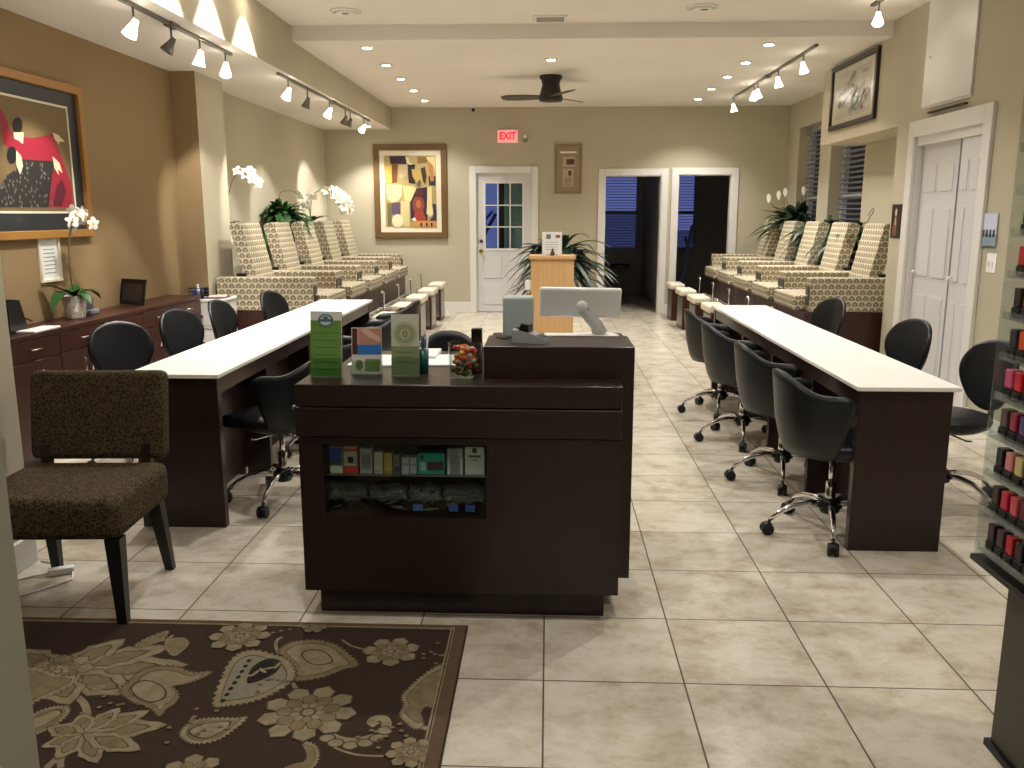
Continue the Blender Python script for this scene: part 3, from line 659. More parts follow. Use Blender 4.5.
# ---------------------------------------------------------------- rug
RUG = {'paisley':[(-1.022,2.381),(-1.05,2.506),(-1.067,2.665),(-1.025,2.731),(-0.928,2.703),(-0.859,2.653),(-0.815,2.554),(-0.852,2.459),(-0.913,2.403),(-0.982,2.379)],'paisley_in':[(-0.966,2.529),(-0.977,2.607),(-0.961,2.653),(-0.931,2.675),(-0.891,2.651),(-0.887,2.587),(-0.914,2.54),(-0.951,2.514)],'half':[(-0.921,2.72),(-0.914,2.769),(-0.891,2.795),(-0.817,2.812),(-0.74,2.783),(-0.672,2.713),(-0.623,2.642),(-0.666,2.616),(-0.712,2.568),(-0.783,2.535),(-0.827,2.548),(-0.84,2.625)],'half_in':[(-0.84,2.707),(-0.816,2.742),(-0.76,2.727),(-0.715,2.662),(-0.754,2.636),(-0.799,2.651)],'rightleaf':[(-0.319,2.678),(-0.361,2.652),(-0.401,2.588),(-0.431,2.52),(-0.449,2.461),(-0.432,2.407),(-0.439,2.36),(-0.413,2.317),(-0.379,2.283),(-0.361,2.306),(-0.379,2.356),(-0.368,2.41),(-0.32,2.392),(-0.313,2.453),(-0.31,2.569)],'rightleaf_stem':[(-0.375,2.306),(-0.344,2.292),(-0.315,2.314)],'heart':[(-1.352,2.458),(-1.345,2.522),(-1.343,2.566),(-1.313,2.605),(-1.235,2.608),(-1.157,2.574),(-1.098,2.583),(-1.119,2.538),(-1.158,2.501),(-1.193,2.492),(-1.148,2.432),(-1.144,2.38),(-1.158,2.353),(-1.158,2.313),(-1.197,2.352),(-1.262,2.381),(-1.318,2.419)],'heart_in':[(-1.325,2.473),(-1.311,2.516),(-1.262,2.511),(-1.203,2.464),(-1.187,2.411),(-1.222,2.389),(-1.281,2.42)],'oval':[(-1.062,2.236),(-1.06,2.283),(-1.028,2.311),(-0.974,2.317),(-0.915,2.319),(-0.891,2.327),(-0.91,2.26),(-0.939,2.207),(-0.992,2.186),(-1.036,2.203)],'oval_in':[(-1.041,2.239),(-1.024,2.282),(-0.973,2.296),(-0.931,2.298),(-0.94,2.247),(-0.981,2.21)],'ovalleft':[(-1.55,2.281),(-1.537,2.331),(-1.501,2.358),(-1.458,2.354),(-1.441,2.317),(-1.446,2.261),(-1.467,2.225),(-1.492,2.209)],'ovalleft_in':[(-1.533,2.276),(-1.519,2.313),(-1.49,2.34),(-1.462,2.328),(-1.466,2.285),(-1.487,2.248),(-1.505,2.235)],'spiky':[(-1.324,2.18),(-1.308,2.203),(-1.316,2.231),(-1.274,2.245),(-1.291,2.292),(-1.254,2.275),(-1.244,2.312),(-1.204,2.289),(-1.181,2.278),(-1.192,2.248),(-1.126,2.257),(-1.091,2.229),(-1.121,2.199),(-1.151,2.175),(-1.163,2.123),(-1.201,2.141),(-1.195,2.088),(-1.227,2.073),(-1.269,2.116),(-1.283,2.148)],'bigleft':[(-1.79,2.656),(-1.786,2.696),(-1.729,2.699),(-1.703,2.742),(-1.632,2.719),(-1.55,2.706),(-1.517,2.741),(-1.452,2.718),(-1.397,2.664),(-1.399,2.601),(-1.442,2.592),(-1.405,2.534),(-1.429,2.504),(-1.445,2.475),(-1.472,2.426),(-1.52,2.417),(-1.568,2.422),(-1.583,2.385),(-1.63,2.419),(-1.683,2.494),(-1.734,2.565)],'bigleft_in':[(-1.599,2.586),(-1.572,2.61),(-1.501,2.582),(-1.428,2.548),(-1.463,2.51),(-1.547,2.521)],'bigleft_in2':[(-1.663,2.466),(-1.682,2.537),(-1.67,2.598),(-1.606,2.57),(-1.574,2.52),(-1.58,2.47),(-1.582,2.394)],'topleaf':[(-1.714,2.414),(-1.79,2.534),(-1.717,2.587),(-1.606,2.541),(-1.513,2.526),(-1.533,2.449),(-1.58,2.376),(-1.598,2.323)],'bud':[(-1.344,2.773),(-1.326,2.8),(-1.284,2.801),(-1.253,2.76),(-1.256,2.707),(-1.269,2.674),(-1.306,2.708)],'bird':[(-1.39,2.648),(-1.385,2.672),(-1.361,2.665),(-1.363,2.634)],'bird2':[(-1.438,2.455),(-1.433,2.483),(-1.407,2.477),(-1.411,2.446)],'leaf3':[(-1.439,2.741),(-1.414,2.806),(-1.367,2.855),(-1.359,2.785),(-1.402,2.734)],'scroll':[(-0.628,2.252),(-0.598,2.23),(-0.553,2.22),(-0.513,2.233),(-0.483,2.258),(-0.468,2.296),(-0.479,2.333),(-0.502,2.338),(-0.516,2.319),(-0.498,2.301)],'curl':[(-0.702,2.22),(-0.674,2.197),(-0.648,2.164),(-0.646,2.12),(-0.661,2.077)],'curlleaf':[(-0.693,2.214),(-0.653,2.198),(-0.631,2.154),(-0.63,2.099),(-0.668,2.076),(-0.714,2.074),(-0.695,2.102),(-0.659,2.119),(-0.665,2.163)],'vine1':[(-1.477,2.422),(-1.432,2.387),(-1.393,2.337),(-1.363,2.277),(-1.352,2.212),(-1.351,2.167),(-1.354,2.113),(-1.36,2.065)],'vine2':[(-1.352,2.212),(-1.324,2.18),(-1.3,2.175)],'vine3':[(-1.321,2.066),(-1.341,2.103),(-1.345,2.156)],'vine4':[(-1.442,2.592),(-1.385,2.572),(-1.33,2.522)],'vine5':[(-1.452,2.718),(-1.41,2.762),(-1.354,2.786),(-1.337,2.826)],'vine6':[(-0.918,2.712),(-0.944,2.762),(-0.952,2.806),(-0.941,2.829)],'vine7':[(-0.632,2.24),(-0.595,2.189),(-0.525,2.158),(-0.449,2.155)],'vine8':[(-0.722,2.816),(-0.677,2.773),(-0.62,2.75)],'vine9':[(-0.816,2.526),(-0.788,2.483)],'vine10':[(-1.497,2.418),(-1.476,2.386),(-1.469,2.353)],'f1':[(-0.718,2.357)],'f1e':[(-0.87,2.351)],'f1t':[(-0.759,2.502)],'f2':[(-0.533,2.737)],'f2e':[(-0.634,2.733)],'f3':[(-0.375,2.172)],'f3e':[(-0.445,2.169)],'f4':[(-1.093,2.823)],'f4e':[(-1.208,2.818)],'f5':[(-0.956,2.051)],'f6':[(-0.843,2.902)]}
OR = (-1.3, 1.9, 0)
o = MB(OR); o.use('rug').box(-2.23, -.285, .35, 2.945, 0, .010)
zt = .0101; lay = [0]
def rp(m, pts, wob=0, n=0):
    """flat motif; wob adds a scalloped edge"""
    lay[0] += 1; z = zt+.00001*lay[0]
    if wob:
        q = []
        for i in range(len(pts)):
            a = Vector(pts[i]); b = Vector(pts[(i+1) % len(pts)]); L = (b-a).length; k = max(1, round(L/.028)); nn = Vector((b-a).yx); nn = Vector(((b-a).y, -(b-a).x)); 
            if nn.length: nn.normalize()
            for j in range(k):
                q.append(a+(b-a)*j/k-nn*wob*.4); q.append(a+(b-a)*(j+.5)/k+nn*wob)
        pts = [tuple(v) for v in q]
    pts = [(max(-2.21, min(-.33, a)), min(2.92, b)) for a, b in pts]
    o.use(m)
    try: o.poly([(a, b, z) for a, b in pts])
    except Exception: pass
def area(p): return sum(p[i][0]*p[(i+1) % len(p)][1]-p[(i+1) % len(p)][0]*p[i][1] for i in range(len(p)))
def ccw(p): return p if area(p) > 0 else p[::-1]
def shrink(p, f):
    cx = sum(a for a, b in p)/len(p); cy = sum(b for a, b in p)/len(p); return [(cx+(a-cx)*f, cy+(b-cy)*f) for a, b in p]
def smooth(p, closed=True):
    q = []; n = len(p); rng = range(n) if closed else range(n-1)
    for i in rng:
        P_ = [Vector(p[(i+k) % n]) if closed else Vector(p[min(n-1, max(0, i+k))]) for k in (-1, 0, 1, 2)]
        for t in (0, .25, .5, .75):
            q.append(tuple(.5*((2*P_[1])+(-P_[0]+P_[2])*t+(2*P_[0]-5*P_[1]+4*P_[2]-P_[3])*t*t+(-P_[0]+3*P_[1]-3*P_[2]+P_[3])*t**3)))
    if not closed: q.append(tuple(p[-1]))
    return q
def ribbon(pts, w_, m='rug_tan'):
    lay[0] += 1; z = zt+.00001*lay[0]; pts = [Vector(p) for p in smooth(pts, False)]; rows = []
    for i, p in enumerate(pts):
        t = (pts[min(i+1, len(pts)-1)]-pts[max(i-1, 0)]).normalized(); s = Vector((-t.y, t.x))*w_/2
        rows.append([(p.x+s.x, min(2.92, p.y+s.y), z), (p.x-s.x, min(2.92, p.y-s.y), z)])
    o.use(m).grid(rows, False)
def motif(name, wob=.008, m='rug_tan', inner=None, line=True, im='rug_gold', sm=True):
    p = ccw(RUG[name]); p = smooth(p) if sm else p
    if line: rp('rug_line', p, wob+.003)
    rp(m, shrink(p, .965), wob)
    if line: rp('rug_line', shrink(p, .80)); rp(im, shrink(p, .77))
    if inner: rp('rug_line', smooth(ccw(RUG[inner]))); rp('rug_tan', shrink(smooth(ccw(RUG[inner])), .88))
def flower(c, R_, n=9, rot=0):
    cx, cy = c
    for ring, (rr, m1) in enumerate([(1, 'rug_tan'), (.66, 'rug_gold'), (.36, 'rug_tan')]):
        for i in range(n):
            a = 2*PI*i/n+rot+ring*.35; r_ = R_*rr; hw = PI/n*1.05
            pet = [(cx+r_*q*math.cos(a+h*hw), cy+r_*q*math.sin(a+h*hw)) for q, h in [(.25, -.5), (.6, -1), (.86, -.75), (.93, -.3), (1, 0), (.93, .3), (.86, .75), (.6, 1), (.25, .5)]]
            rp('rug_line', pet); rp(m1, shrink(pet, .88))
    rp('rug_line', ell(cx, cy, R_*.16, R_*.16)); rp('rug_tan', ell(cx, cy, R_*.12, R_*.12))
for k, w_ in [('vine1', .022), ('vine2', .018), ('vine3', .018), ('vine4', .016), ('vine5', .012), ('vine6', .012), ('vine7', .008), ('vine8', .008), ('vine9', .014), ('vine10', .012), ('scroll', .030), ('rightleaf_stem', .02)]: ribbon(RUG[k], w_)
for i, (a, b) in enumerate(smooth(RUG['scroll'], False)[::4][:6]): rp('rug_line', ell(a, b-.02, .026, .022)); rp('rug_tan', ell(a, b-.02, .021, .017))
motif('curlleaf', .006); motif('rightleaf', .007)
def leafshape(c, ang, L, W, m='rug_tan'):
    q = []
    for s in (1, -1):
        rng = range(9) if s == 1 else range(8, -1, -1)
        for k in rng:
            t = k/8; w_ = W*math.sin(PI*t)**.8*.5*(1+.14*math.sin(t*22)); q.append((c[0]+L*t*math.cos(ang)-s*w_*math.sin(ang), c[1]+L*t*math.sin(ang)+s*w_*math.cos(ang)))
    q = q[:9]+q[10:-1]
    rp('rug_line', shrink(q, 1.06)); rp(m, q); rp('rug_line', shrink(q, .62)); rp('rug_gold', shrink(q, .55))
bc = RUG['bigleft']; bc = (sum(a for a, b in bc)/len(bc)-.05, sum(b for a, b in bc)/len(bc)-.02)
for a, L, W in [(.15, .42, .15), (.55, .36, .13), (1.1, .26, .12), (2.6, .26, .13), (-.35, .34, .13), (-.9, .24, .12), (-1.5, .2, .11), (-2.2, .22, .12), (3.3, .25, .12)]: leafshape(bc, a, L, W)
flower(bc, .12, 8, .3)
motif('topleaf', .01); motif('half', .0065, 'rug_gold', 'half_in', im='rug_tan')
motif('paisley', .0075, 'rug_tan', im='rug_grey'); motif('paisley_in', 0, 'rug_black', im='rug_black')
pi_ = RUG['paisley_in']; cx = sum(a for a, b in pi_)/8; cy = sum(b for a, b in pi_)/8
for i in range(5):
    t = (i-2)/2.6; rp('rug_tan', ell(cx+t*.05, cy+t*.045, .022, .007, 8, .2+i*1.1))
ps = RUG['paisley']
for i in range(8):
    t = .1+i*.8/8; a = Vector(ps[0]).lerp(Vector(ps[3]), t); rp('rug_black', ell(a.x+.022, a.y-.006, .008, .011, 8))
motif('heart', .0065, 'rug_gold', 'heart_in', im='rug_tan'); motif('oval', .007, inner='oval_in'); motif('ovalleft', .007, inner='ovalleft_in')
sc_ = (-1.34, 2.22)
for a, L, W in [(.25, .27, .10), (.75, .22, .09), (1.3, .17, .08), (2.1, .14, .08), (2.9, .15, .08), (3.8, .13, .07), (4.6, .14, .08), (5.4, .2, .08), (5.95, .25, .09)]: leafshape(sc_, a, L*.85, W*.85)
for a in (): ribbon([(-1.21+.0*a, 2.285), (-1.21+.09*math.cos(a), 2.285+.07*math.sin(a)), (-1.21+.16*math.cos(a+.15), 2.285+.10*math.sin(a+.15))], .006, 'rug_line')
motif('bud', .006); motif('bird', .003, line=False); motif('bird2', .003, line=False); motif('leaf3', .005)
flower(RUG['f1'][0], .155, 9); flower(RUG['f2'][0], .105, 7, .4); flower(RUG['f3'][0], .075, 8, .2); flower(RUG['f4'][0], .115, 8, .1); flower(RUG['f5'][0], .09, 7); flower(RUG['f6'][0], .05, 6)
random.seed(5)
for c_, n_, sp in [((-.36, 2.73), 14, .045), ((-1.03, 2.27), 14, .05), ((-.47, 2.24), 12, .04), ((-1.33, 2.36), 8, .04), ((-.87, 2.53), 6, .03), ((-.99, 2.86), 5, .03)]:
    for i in range(n_): rp('rug_gold', ell(c_[0]+random.gauss(0, sp), c_[1]+random.gauss(0, sp*.7), .008, .007, 6))
# more of the same pattern on the part of the rug nearer the door
for (a, b, r_, n_) in [(-.62, 1.72, .15, 9), (-1.35, 1.62, .13, 8), (-2.0, 2.2, .13, 8), (-2.1, 1.5, .12, 9), (-1.0, 1.25, .14, 8), (-.5, 1.0, .1, 7), (-1.7, .9, .14, 9), (-2.3, .9, .1, 7)]: flower((a, b), r_, n_, a)
for k in ('heart', 'oval', 'half'):
    for dx, dy in ((-.2, -.80),): 
        p = smooth(ccw([(a+dx, b+dy) for a, b in RUG[k]])); rp('rug_line', p, .01); rp('rug_tan', shrink(p, .95), .008); rp('rug_gold', shrink(p, .7))
# border lines
o.use('rug_tan').box(-.345, -.330, .41, 2.925, .01, .0118); o.use('rug_band').box(-.330, -.290, .37, 2.94, .01, .0114); o.use('rug').box(-.338, -.334, .42, 2.91, .0118, .012)
o.use('rug_tan').box(-2.22, -.345, 2.910, 2.918, .01, .0118); o.use('rug_band').box(-2.225, -.33, 2.918, 2.942, .01, .0114)
r = o.build('area_rug'); tag(r, 'brown area rug with tan paisley leaves and flowers on the tiles by the entrance', 'rug')

# ---------------------------------------------------------------- reception counter
OR = (-.3, 3.2, 0)
t = thing('reception_counter', OR, 'dark espresso reception counter with a glazed display window and raised right end', 'counter')
m = MB(OR); m.box(-.86, .22, 3.06, 3.34, 0, .115, .002, 1); m.box(-.2, .25, 3.34, 3.55, 0, .115); m.build('toe_kick', 'espresso', t)
m = MB(OR); y0 = 2.995
X0, X1 = -.898, .266; wx0, wx1, wz0, wz1 = -.812, -.217, .402, .682
for a in [(X0, wx0, y0, 3.32, .115, .705), (wx1, X1, y0, 3.32, .115, .705), (wx0, wx1, y0, 3.32, .115, wz0), (wx0, wx1, y0, 3.32, wz1, .705), (wx0, wx1, 3.30, 3.32, wz0, wz1)]: m.box(*a)
m.build('base_cabinet', 'espresso', t)
m = MB(OR); m.box(X0-.008, X1, y0-.008, 3.33, .709, .815, .003, 1); m.build('drawer_band', 'espresso', t)
m = MB(OR); m.box(X0-.004, X1, y0-.004, 3.33, .819, .90, .003, 1); m.build('lower_top', 'espresso', t)
m = MB(OR); m.box(-.235, .318, 3.13, 3.43, .705, 1.02, .003, 1); m.box(.27, .318, 3.13, 3.43, .125, .705); m.box(-.235, .27, 3.335, 3.43, .125, .705); m.build('raised_unit', 'espresso', t)
m = MB(OR); m.box(-.235, .318, 3.432, 3.70, .86, .995, .003, 1); m.build('rear_shelf', 'espresso', t)
m = MB(OR); m.box(-.90, .30, 3.34, 3.428, .80, .855, .002, 1); m.box(-.90, .30, 3.702, 4.05, .80, .855); m.box(-.90, -.24, 3.428, 3.702, .80, .855); m.box(-.90, -.87, 3.36, 4.03, .0, .80); m.box(.27, .30, 3.72, 4.03, 0, .80); m.build('work_surface', 'espresso', t)
m = MB(OR); m.use('steel'); m.box(X0-.014, X0-.005, y0-.012, y0+.01, .812, .822); m.box(X0-.014, X0-.005, y0-.012, y0+.01, .702, .712); m.build('edge_trim', None, t)
m = MB(OR); m.box(wx0, wx1, y0+.008, y0+.012, wz0, wz1); m.build('display_glass', 'glass', t)
m = MB(OR); m.box(wx0, wx1, y0+.02, 3.295, .556, .562); m.build('display_shelf', 'steel', t)
# display products
def prod(name, x, w_, h, col, label, cat='box', z=.5622, extra=None, dy=.05):
    org = (x+w_/2, y0+.045, z)
    b = MB(org); b.use(C_(col, .35)).box(x, x+w_, y0+.03, y0+.03+dy, z, z+h, .0015, 1)
    if extra:
        for (a0, a1, b0, b1, c) in extra: b.use(C_(c, .35)).box(x+w_*a0, x+w_*a1, y0+.0285, y0+.0295, z+h*b0, z+h*b1)
    o = b.build(name, None, None); tag(o, label, cat); return o
G = (70, 72, 74)
m_ = prod('lotion_tube', -.795, .047, .10, (226, 222, 200), 'rounded cream and blue pack at the left end of the display shelf', 'product', extra=[(.02, .98, .45, .98, (30, 70, 170)), (.02, .98, .30, .45, (70, 80, 90))])
prod('product_box', -.743, .052, .104, (206, 60, 52), 'red-banded box beside the blue pack on the display shelf', extra=[(.05, .95, .28, .80, (200, 196, 190)), (.3, .7, .38, .62, (90, 50, 40)), (.05, .95, .9, .99, (214, 190, 150))])
prod('product_box', -.683, .045, .098, (176, 176, 176), 'grey printed box right of the red one on the display shelf', extra=[(.15, .85, .2, .75, (140, 140, 140))])
prod('product_box', -.632, .033, .082, (205, 196, 184), 'narrow off-white box left of the yellow box in the display', extra=[(.1, .9, .1, .2, (170, 160, 150))])
prod('product_box', -.594, .029, .078, (206, 176, 86), 'narrow yellow box on the display shelf', extra=[(.1, .9, .05, .12, (150, 130, 70))])
prod('product_box', -.560, .022, .070, (120, 124, 126), 'dark grey narrow box right of the yellow one in the display', extra=[(.3, .9, .1, .4, (50, 54, 58))])
prod('product_box', -.530, .028, .062, (196, 196, 200), 'left of two small pale boxes beside the teal pack', extra=[(.1, .9, .55, .62, (140, 140, 150))])
prod('product_box', -.500, .026, .062, (188, 188, 194), 'right of two small pale boxes beside the teal pack', extra=[(.1, .9, .55, .62, (140, 140, 150))])
prod('product_box', -.470, .098, .078, (60, 176, 166), 'wide teal box with a dark window on the display shelf', extra=[(.35, .95, .2, .6, (90, 70, 70)), (.1, .3, .2, .6, (200, 210, 210)), (.1, .22, .75, .92, (20, 60, 60))])
prod('product_box', -.362, .056, .10, (178, 180, 184), 'grey box with white wings near the right of the display shelf', extra=[(.25, .75, .08, .95, (150, 150, 158)), (0, .14, 0, .6, (230, 230, 224)), (.86, 1, 0, .6, (230, 230, 224))])
prod('product_box', -.298, .072, .106, (222, 224, 222), 'white carton with a dark emblem at the right end of the display shelf', extra=[(.38, .62, .78, .95, (60, 62, 66)), (.2, .8, .62, .70, (110, 110, 112)), (.35, .65, .5, .54, (140, 140, 142))])
# tools in clear bags under the shelf
random.seed(11)
def bag(x, w_, label, blue):
    org = (x+w_/2, y0+.1, wz0); t2 = thing('packaged_tools', org, label, 'bag of tools')
    m = MB(org); n_ = 10; P_ = []
    for i in range(n_+1):
        P_.append([(x+w_*i/n_, y0+.03+.10*j/5+random.uniform(-.006, .006), wz0+.012+.115*math.sin(PI*min(1, (j+1)/7))*(.9+.1*math.sin(i*.9+j))+random.uniform(-.004, .005)) for j in range(6)])
    m.slab(P_, .0015); m.build('plastic_bag', 'bagfilm', t2)
    m = MB(org); m.use('black')
    for i in range(5):
        a = x+w_*(.12+.18*i); z = wz0+random.uniform(.03, .075)
        m.tube([(a-.02, y0+.05, z), (a+.01, y0+.055, z+random.uniform(.01, .03)), (a+.05, y0+.07, z+random.uniform(-.03, .02))], [.006, .009, .003], 6)
    m.use('steel')
    for i in range(7): a = x+w_*random.uniform(.05, .7); z = wz0+random.uniform(.02, .09); m.tube([(a, y0+.045, z), (a+.045, y0+.05, z+random.uniform(-.015, .015))], .003, 6)
    m.build('tools', None, t2)
    if blue:
        m = MB(org); m.use(C_((60, 100, 180)))
        for i in range(blue): a = x+w_*(.15+.4*i); m.box(a, a+.035, y0+.026, y0+.028, wz0+.02, wz0+.045)
        m.build('label_card', None, t2)
bag(-.808, .145, 'clear bag of black tools at the left end of the display base', 0); bag(-.655, .14, 'clear bag of black tools second from left in the display base', 0)
bag(-.508, .12, 'clear bag with one blue label in the middle of the display base', 1); bag(-.382, .155, 'clear bag with two blue labels at the right end of the display base', 2)

# things on the counter
def holder(loc, w_, h, rz, label, sheets, pocket=True):
    t2 = thing('brochure_holder', loc, label, 'brochure holder', rz)
    m = MB(); R_ = Matrix.Rotation(-.12, 4, 'X')
    m.box(-w_/2, w_/2, -.004, -.003, 0, h*.3); m.box(-w_/2, w_/2, .008, .010, 0, h); m.box(-w_/2, w_/2, -.005, .045, 0, .003); bmesh.ops.transform(m.bm, matrix=R_, verts=m.bm.verts); m.build('clear_stand', 'glass', t2)
    m = MB()
    for k, (c, pts) in enumerate(sheets):
        m.use(C_(c, .45))
        if k == 0: m.box(-w_/2+.003, w_/2-.003, -.001, .007, .004, h)
        else: m.poly([((a-.5)*(w_-.006), -.0012-.0002*k, .004+b*(h-.004)) for a, b in pts])
    bmesh.ops.transform(m.bm, matrix=R_, verts=m.bm.verts); m.build('brochure', None, t2)
    return t2
rect = lambda a0, a1, b0, b1: [(a0, b0), (a1, b0), (a1, b1), (a0, b1)]
holder((-.822, 3.13, .90), .124, .245, -.05, 'tall green leaflet with a round blue badge in a clear stand',
  [((226, 226, 214), None), ((112, 152, 72), rect(0, 1, 0, .86)), ((84, 140, 48), rect(0, 1, 0, .12))]+[((82, 128, 52), rect(.12, .88, .66-.11*i, .672-.11*i)) for i in range(6)]+[((92, 122, 136), ell(.5, .86, .25, .10)), ((200, 214, 210), ell(.5, .86, .19, .075)), ((80, 110, 120), rect(.28, .72, .84, .88)), ((80, 110, 110), ell(.5, .90, .09, .022))])
holder((-.682, 3.19, .90), .118, .178, .04, 'short card with a hands photo and blue band in a clear stand',
  [((220, 218, 210), None), ((196, 140, 122), rect(.22, 1, .62, .98)), ((224, 186, 170), [(.3, .95), (.55, .8), (.95, .68), (.98, .78), (.7, .9), (.5, .97)]), ((90, 48, 38), rect(.02, .2, .42, .98)), ((52, 120, 200), rect(.2, 1, .42, .63)), ((226, 222, 204), ell(.25, .19, .18, .17)), ((130, 146, 80), ell(.25, .19, .13, .12)), ((120, 150, 78), rect(.45, .95, .06, .32))])
holder((-.53, 3.16, .90), .108, .232, .06, 'tall sage leaflet with a large round emblem in a clear stand',
  [((206, 204, 186), None), ((134, 146, 104), rect(0, 1, 0, .48)), ((182, 184, 150), ell(.5, .68, .46, .20, 24)), ((152, 158, 120), ell(.5, .68, .36, .155, 24)), ((178, 180, 144), ell(.5, .68, .2, .09, 20)), ((120, 126, 88), ell(.5, .68, .09, .055)), ((176, 178, 142), ell(.5, .68, .04, .035))]+[((110, 122, 84), rect(.2, .8, .38-.08*i, .39-.08*i)) for i in range(3)])
t2 = thing('pen_cup', (-.474, 3.24, .90), 'teal cup of pens beside the round-emblem leaflet', 'pen cup')
MB().lathe((0, 0, 0), [(.020, 0), (.022, .09), (.020, .09), (.019, .004)], 20).build('cup', 'teal', t2)
for k, (a, c) in enumerate([(.3, (200, 205, 210)), (1.9, (40, 90, 120)), (3.4, (230, 230, 226)), (5, (40, 42, 46))]):
    m = MB(); m.use(C_(c)).tube([(.008*math.cos(a), .008*math.sin(a), .01), (.019*math.cos(a), .019*math.sin(a), .14)], .004, 8); m.build('pen', None, t2)
t2 = thing('candy_jar', (-.302, 3.12, .90), 'clear glass jar full of red and orange sweets on the counter', 'jar')
MB().lathe((0, 0, 0), [(.050, 0), (.058, .006), (.062, .12), (.064, .135), (.060, .135), (.058, .12), (.054, .010), (.001, .008)], 28, cap=False).build('glass_jar', 'glass', t2)
random.seed(3)
for k in range(95):
    h = random.uniform(.018, .12); a = random.random()*6.28; r_ = .044*random.random()**.4
    m = MB(); c = random.choice([(206, 44, 36), (226, 110, 36), (190, 30, 40), (232, 170, 60), (214, 200, 170), (110, 120, 50), (216, 60, 40), (230, 150, 110)] if h > .06 else [(90, 80, 50), (120, 100, 50), (140, 40, 40), (150, 120, 70)])
    m.use(C_(c, .3)).ball((0, 0, 0), .0105, 8, (1, 1, .8)); o2 = m.build('sweet'); o2.location = (-.302+r_*math.cos(a), 3.12+r_*math.sin(a), .90+h)
    tag(o2, 'small wrapped sweet inside the glass jar on the counter', 'sweet', 'sweets in the glass jar')
t2 = thing('lotion_bottle', (-.262, 3.30, .90), 'small black square bottle behind the sweets jar', 'bottle')
t2.location = (-.268, 3.24, .90)
MB().box(-.021, .021, -.021, .021, 0, .12, .003, 2).build('body', 'black', t2); MB().box(-.020, .020, -.020, .020, .121, .172, .002, 2).build('cap', 'black_gloss', t2)
t2 = thing('card_terminal', (-.065, 3.24, 1.02), 'silver and black card payment terminal on the raised counter', 'card terminal', -.35)
m = MB(); m.prism([(-.085, 0), (.085, 0), (.085, .025), (.02, .045), (-.085, .062)], -.04, .04, 'y'); m.build('body', C_((165, 165, 168), .35), t2)
m = MB(); m.box(-.075, -.01, -.034, .034, .058, .064, .002, 1, Matrix.Rotation(.12, 4, 'Y')); m.build('screen', 'black_gloss', t2)
m = MB(); m.use('black').box(.0, .075, -.034, .034, .036, .046, .002, 1, Matrix.Rotation(.2, 4, 'Y')); m.use('black').prism([(-.05, .06), (.0, .05), (.0, .085), (-.04, .09)], -.03, .03, 'y'); m.build('keypad', None, t2)
m = MB(); m.tube([(-.085, 0, .02), (-.13, -.02, .012), (-.17, .02, .008), (-.21, .06, .006)], .0035, 6); m.build('cable', 'black', t2); t2.scale = (.76, .76, .8)
o2 = MB((-.12, 3.52, .995)); o2.use(C_((176, 190, 186), .4)).box(-.182, -.058, 3.46, 3.56, .995, 1.17, .012, 3); o2 = o2.build('router_box'); tag(o2, 'pale grey-green upright box behind the card terminal', 'device')
t2 = thing('tablet_register', (.145, 3.59, .995), 'white tablet till on a swivel stand seen from behind', 'tablet stand')
m = MB(); m.lathe((.06, 0, 0), [(.09, 0), (.09, .006), (.08, .010), (.02, .012)], 28); m.box(-.16, .06, -.05, .05, 0, .008, .003, 2); m.build('base', 'white_plastic', t2)
m = MB(); m.slab([[(a+.012*q, -.03*q, h+0*q) for a in (-.02, .02)] for q, h in [(0, .0)]]+[], .01) if False else m.tube([(.075, .0, .008), (.055, .005, .05), (.0, .0, .11), (-.01, .0, .13)], [.032, .028, .022, .02], 12); m.build('neck', C_((190, 188, 184), .3), t2)
m = MB(); m.box(-.168, .168, -.012, .012, -.066, .066, .012, 4); m.ball((.008, -.02, -.01), .026, 14, (1, .6, 1)); m.bm.transform(Matrix.Translation((-.012, 0, .142)) @ Matrix.Rotation(.015, 4, 'Y') @ Matrix.Rotation(.35, 4, 'X')); m.build('tablet_housing', 'white_plastic', t2)
m = MB(); m.box(-.155, .155, .0125, .0135, -.056, .056); m.bm.transform(Matrix.Translation((-.012, 0, .142)) @ Matrix.Rotation(.015, 4, 'Y') @ Matrix.Rotation(.35, 4, 'X')); m.build('screen', 'black_gloss', t2)
for k, (x0, x1, a, b, l) in enumerate([(-.86, -.58, 3.62, 3.90, 'large white sheet on the work surface behind the leaflets'), (-.54, -.30, 3.64, 3.92, 'white sheets by the receptionist chair'), (-.68, -.50, 3.80, 4.02, 'white paper pad at the back of the work surface')]):
    o2 = MB(((x0+x1)/2, (a+b)/2, .855)).box(x0, x1, a, b, .855+.0*k, .862+.012*(k == 2), .001, 1).build('paper_stack', 'paper'); tag(o2, l, 'paper')

